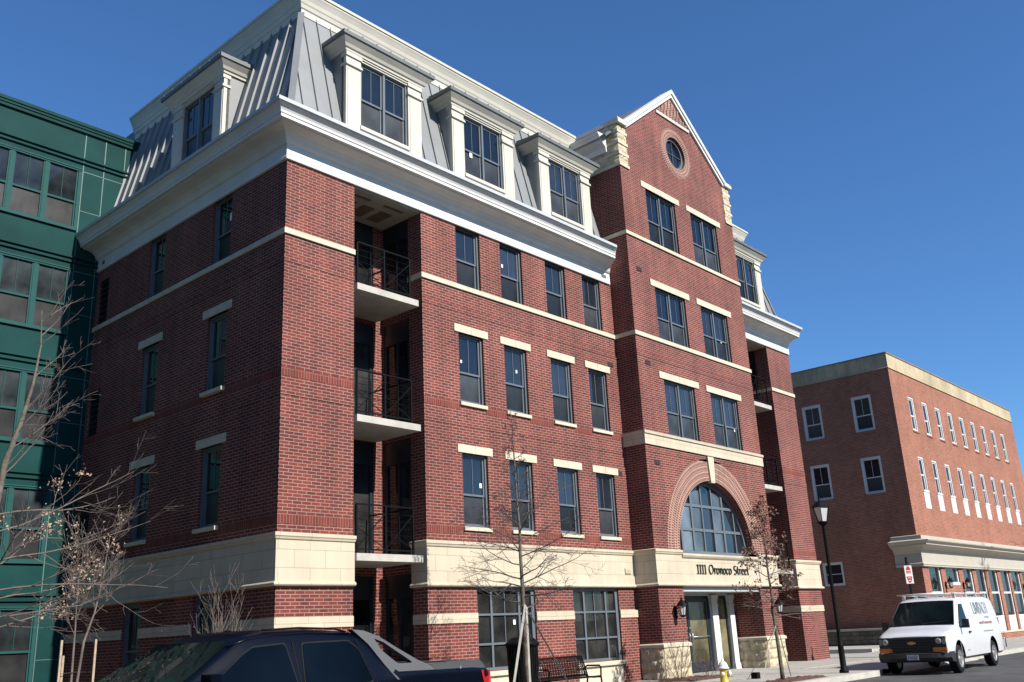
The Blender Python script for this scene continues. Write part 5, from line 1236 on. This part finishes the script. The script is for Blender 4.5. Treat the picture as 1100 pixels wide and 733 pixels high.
TB = thing('young_oak_tree', 'young staked tree still holding brown leaves in front of the right side of the entrance', 'tree', (11.75, -4.85, 0))
tips = []; cr = street_tree(TB, 4.45, .055, .34, .97, 26, 1.0, random.Random(23), dict(CF, nb=[5, 3, 1]), lean=(.12, .12), tips=tips, spanf=lambda t: 1.35*(1-t)**.6+.15, twmat='twig')
lv = MB(); rng = random.Random(5); good = [t for t in tips if t[0][0].x < .45 and t[0][0].z > 2.0]; clusters(lv, good, rng, 900, .055, 'leaf', .05); o = lv.obj('dry_leaves', 'leaf', ); o.parent = TB; o['kind'] = 'stuff'
TC = thing('budding_street_tree', 'bare tree with pale seed clusters at the left edge in front of the green building', 'tree', (-6.45, -2.6, 0))
rng = random.Random(31); tips = []
tk = MB(); P0 = [Vector(p) for p in ((0, 0, 0), (.02, 0, 1.0), (-.02, .02, 2.0), (.06, 0, 2.9), (.08, .02, 3.5), (.14, .03, 4.1), (.30, .05, 4.7), (.42, .08, 5.3), (.46, .05, 5.9), (.42, .05, 6.45))]
leader(tk, P0, [.075, .068, .062, .055, .05, .042, .032, .022, .013, .005]); P1 = [Vector(p) for p in ((-.02, 0, 2.5), (-.2, .1, 3.4), (-.15, .2, 4.4), (-.22, .1, 5.4), (-.2, .1, 6.0))]; leader(tk, P1, [.045, .035, .025, .014, .005])
o = tk.obj('trunk', 'bark'); o.parent = TC
tw_ = MB(); CC = dict(wig=.16, up=[.05, .03, .02], depth=3, nb=[6, 3, 1], ang=(.45, 1.0), flat=.9, seg=6, minr=.0026)
for z, az, el, L in ((2.3, -.25, .12, 3.0), (2.7, -.05, .18, 2.9), (3.1, -.3, .25, 2.7), (3.35, -.15, .3, 2.3), (2.0, -.4, .0, 2.4), (2.2, .3, .05, 2.2), (3.9, -.2, .75, 1.6), (4.3, .0, .7, 1.5), (4.9, -.5, .8, 1.3), (3.6, 2.8, .6, 1.5), (2.8, 2.4, .2, 2.0), (1.9, -.9, .0, 1.9), (4.5, -.9, .9, 1.2), (5.4, .4, .9, .9), (2.5, -1.4, .2, 1.8), (2.6, .6, .3, 1.8), (1.8, .0, -.05, 2.2)):
    i = max(0, min(8, int(z*9/6.45))); q = next((P0[k].lerp(P0[k+1], (z-P0[k].z)/(P0[k+1].z-P0[k].z)) for k in range(9) if P0[k].z <= z <= P0[k+1].z))
    branch(tw_, q, (math.cos(az)*math.cos(el), math.sin(az)*math.cos(el), math.sin(el)), L*.80, .015 if z < 3.5 else .011, 0, rng, CC, tips)
for k in range(8):
    z = rng.uniform(4, 6.3); q = next((P0[k].lerp(P0[k+1], (z-P0[k].z)/(P0[k+1].z-P0[k].z)) for k in range(9) if P0[k].z <= z <= P0[k+1].z)); az = rng.uniform(-1.2, 1.2); branch(tw_, q, (math.cos(az), math.sin(az), .9), rng.uniform(.5, 1.0), .009, 1, rng, CC)
o = tw_.obj('crown', 'twig_pale'); o.parent = TC
sb = MB(); low = [t for t in tips if t[0][0].z < 4.0 and t[0][0].x < 1.35]; cl_ = [rng.choice(low) for _ in range(34)]
for c in cl_:
    i = rng.randrange(1, len(c[0])); clusters(sb, [([c[0][i]], 1)], rng, rng.randrange(8, 22), .034, 'leaf', .07)
o = sb.obj('seed_clusters', 'bud'); o.parent = TC; o['kind'] = 'stuff'
# multi-stem saplings and shrubs
def shrub(name, label, cat, loc, H, stems, spread, rng, mat='twig_pale', r0=.016, group=None, z0=0, depth=2):
    S = thing(name, label, cat, loc, group=group); b = MB()
    for k in range(stems):
        az = 2*PI*k/stems+rng.uniform(-.4, .4); e = rng.uniform(.75, 1.35); L = H*rng.uniform(.65, 1.05)
        branch(b, (.06*math.cos(az), .06*math.sin(az), 0), (math.cos(az)*math.cos(e)*spread, math.sin(az)*math.cos(e)*spread, math.sin(e)), L, r0, 0, rng, dict(wig=.07, up=[.05, .06, .05], depth=depth, nb=[6, 3], ang=(.3, .75), seg=7, minr=.0035))
    o = b.obj('branches', mat); o.parent = S; return S
shrub('bare_shrub', 'bare vase-shaped shrub behind the pickup against the shaded left wall', 'shrub', (-1.0, .35, 0), 2.75, 8, .5, random.Random(3), r0=.018)
ST = thing('multi_stem_tree', 'small bare twin-stemmed tree with twiggy crown before the corner of the green building', 'tree', (-2.3, 3.6, 0)); rng = random.Random(8)
tk = MB(); a1 = [Vector(p) for p in ((0, 0, 0), (.05, 0, .9), (.12, 0, 1.7), (.3, 0, 2.3), (.42, 0, 3.0), (.5, 0, 3.9))]; a2 = [Vector(p) for p in ((-.06, .03, 0), (-.07, 0, 1.0), (-.08, 0, 1.9), (-.1, 0, 2.8), (-.04, 0, 3.7))]
tk.tube(a1, [.035, .03, .027, .02, .012, .005], 7); tk.tube(a2, [.03, .026, .02, .012, .005], 7); o = tk.obj('trunk', 'twig_pale'); o.parent = ST
tw_ = MB()
for A in (a1, a2):
    for k in range(13):
        t = rng.uniform(.45, .98); i = min(int(t*(len(A)-1)), len(A)-2); q = A[i].lerp(A[i+1], t*(len(A)-1)-i); az = rng.uniform(0, 2*PI)
        branch(tw_, q, (math.cos(az)*.6, math.sin(az)*.6, .85), rng.uniform(.5, 1.05), .009, 0, rng, dict(wig=.08, up=[.06, .05], depth=2, nb=[6, 3], ang=(.3, .8), seg=6, minr=.004))
o = tw_.obj('crown', 'twig_pale'); o.parent = ST
for i, (x, y, h, r_) in enumerate(((-2.72, 3.4, 1.75, 1), (-1.86, 3.75, 1.75, 2), (-2.6, 3.55, 1.45, 3), (-2.0, 3.45, 1.5, 4))):
    b = MB(); b.box(-.022, .022, -.022, .022, -.1, h); o = b.obj('tree_stake', 'stake', None, (x, y, 0)); bevel(o, .004)
    tag(o, ['leftmost pale timber stake, tall, left of the twin-stemmed tree', 'tall pale timber stake on the right of the twin-stemmed tree', 'shorter pale timber stake just right of the leftmost one', 'shorter pale timber stake just left of the tall right one'][i], 'stake', 'timber stakes round the twin-stemmed tree')
b = MB(); b.tube([(-2.72, 3.4, 1.1), (-2.3, 3.6, 1.12), (-1.86, 3.75, 1.1)], .008, 4); o = b.obj('tie_wire', 'strap_dark'); tag(o, 'thin dark tie wire between the timber stakes at the left', 'wire')
shrub('bare_shrub', 'leafless spindly shrub in the bed before the left stone plinth of the entrance', 'shrub', (12.35, -1.45, 0), 1.35, 12, 1.0, random.Random(6), 'twig', .008, 'bare shrubs by the entrance bay', depth=1)
shrub('bare_shrub', 'leafless low shrub nearest the entrance door, right of the spindly one', 'shrub', (13.6, -1.6, 0), .75, 9, 1.1, random.Random(7), 'twig', .007, 'bare shrubs by the entrance bay', depth=1)
# trees beyond the right building
def far_tree(loc, H, label, rng, r0=.12):
    T = thing('distant_bare_tree', label, 'tree', loc, group='bare trees beyond the corner building'); tips = None
    street_tree(T, H, r0, .35, .97, 20, H*.3, rng, dict(CF, up=[.12, .1, .08], depth=2, nb=[6, 4], minr=.022), spanf=lambda t: H*.32*(1-t)**.5+.4, twmat='twig_grey')
far_tree((63, 30, 0), 23.4, 'bare tree tips showing over the shaded parapet next to the brick pier', random.Random(41))
far_tree((68, 13.5, 0), 20.2, 'bare tree tips over the sunlit parapet near the building corner', random.Random(42))
TR_ = thing('roadside_tree', 'bare tree whose twigs reach in at the right edge before the shopfront cornice', 'tree', (47.0, -3.3, 0)); 
street_tree(TR_, 7.4, .08, .35, .97, 26, 2.2, random.Random(43), dict(CF, up=[.08, .06], depth=2, nb=[6, 3], minr=.008), twmat='twig')
# guy straps of the two staked trees
def strap(p, q, mat, label, w=.03, group='guy straps of the street trees'):
    b = MB(); d = Vector(q)-Vector(p); b.bar((0, 0, 0), d, w, .006, up=(.3, 1, .2)); o = b.obj('guy_strap', mat, None, p); tag(o, label, 'strap', group)
strap((3.98, -3.2, 2.02), (2.75, -3.75, .0), 'strap', 'pale strap running down left from the slender bare tree, outer of two', .06)
strap((3.99, -3.22, 1.98), (3.10, -4.0, .0), 'strap', 'pale strap running down left from the slender bare tree, inner and steeper', .05)
strap((4.06, -3.12, 2.0), (6.1, -2.75, .0), 'strap_dark', 'dark strap running down right from the slender bare tree across the pier', .035)
strap((4.06, -3.1, 1.95), (5.5, -2.3, .0), 'strap_dark', 'dark strap running down right from the slender bare tree, steeper one', .03)
strap((11.72, -4.85, 1.35), (10.3, -5.0, .0), 'strap', 'pale strap running down left from the leafy young tree', .025)
strap((11.75, -4.83, 1.3), (12.2, -3.6, .0), 'strap', 'pale near-vertical strap beside the trunk of the leafy young tree', .02)
strap((11.8, -4.85, 1.35), (13.9, -4.0, .0), 'strap_dark', 'dark strap running down right from the leafy young tree', .025)
def bed(name, label, x0, x1, y0, y1, seed):
    rng = random.Random(seed); b = MB(); nx, ny = 16, 10
    P = [[(x0+(x1-x0)*i/nx, y0+(y1-y0)*j/ny, .006+(0 if i in (0, nx) or j in (0, ny) else rng.uniform(.01, .06))) for j in range(ny+1)] for i in range(nx+1)]
    for i in range(nx):
        for j in range(ny): b.face([P[i][j], P[i+1][j], P[i+1][j+1], P[i][j+1]])
    o = b.obj(name, 'mulch'); tag(o, label, 'mulch', kind='stuff')
bed('mulch_bed', 'red-brown mulch round the foot of the leafy young tree', 11.2, 13.6, -5.2, -4.5, 1)
bed('mulch_bed', 'brown mulch round the foot of the slender bare tree', 2.9, 5.2, -4.3, -2.5, 2)
bed('mulch_bed', 'brown mulch in the planting bed at the foot of the bay', 11.9, 14.2, -2.1, -.85, 3)
bed('mulch_bed', 'brown mulch in the planting bed along the shaded left wall', -4.0, -.2, -.6, 9.0, 4)
b = MB(); b.box(-.09, .09, -.09, .09, 0, .16); o = b.obj('ground_box', 'black', None, (12.95, -3.45, 0)); bevel(o, .02); tag(o, 'small black utility box on the pavement left of the leafy young tree', 'utility box')
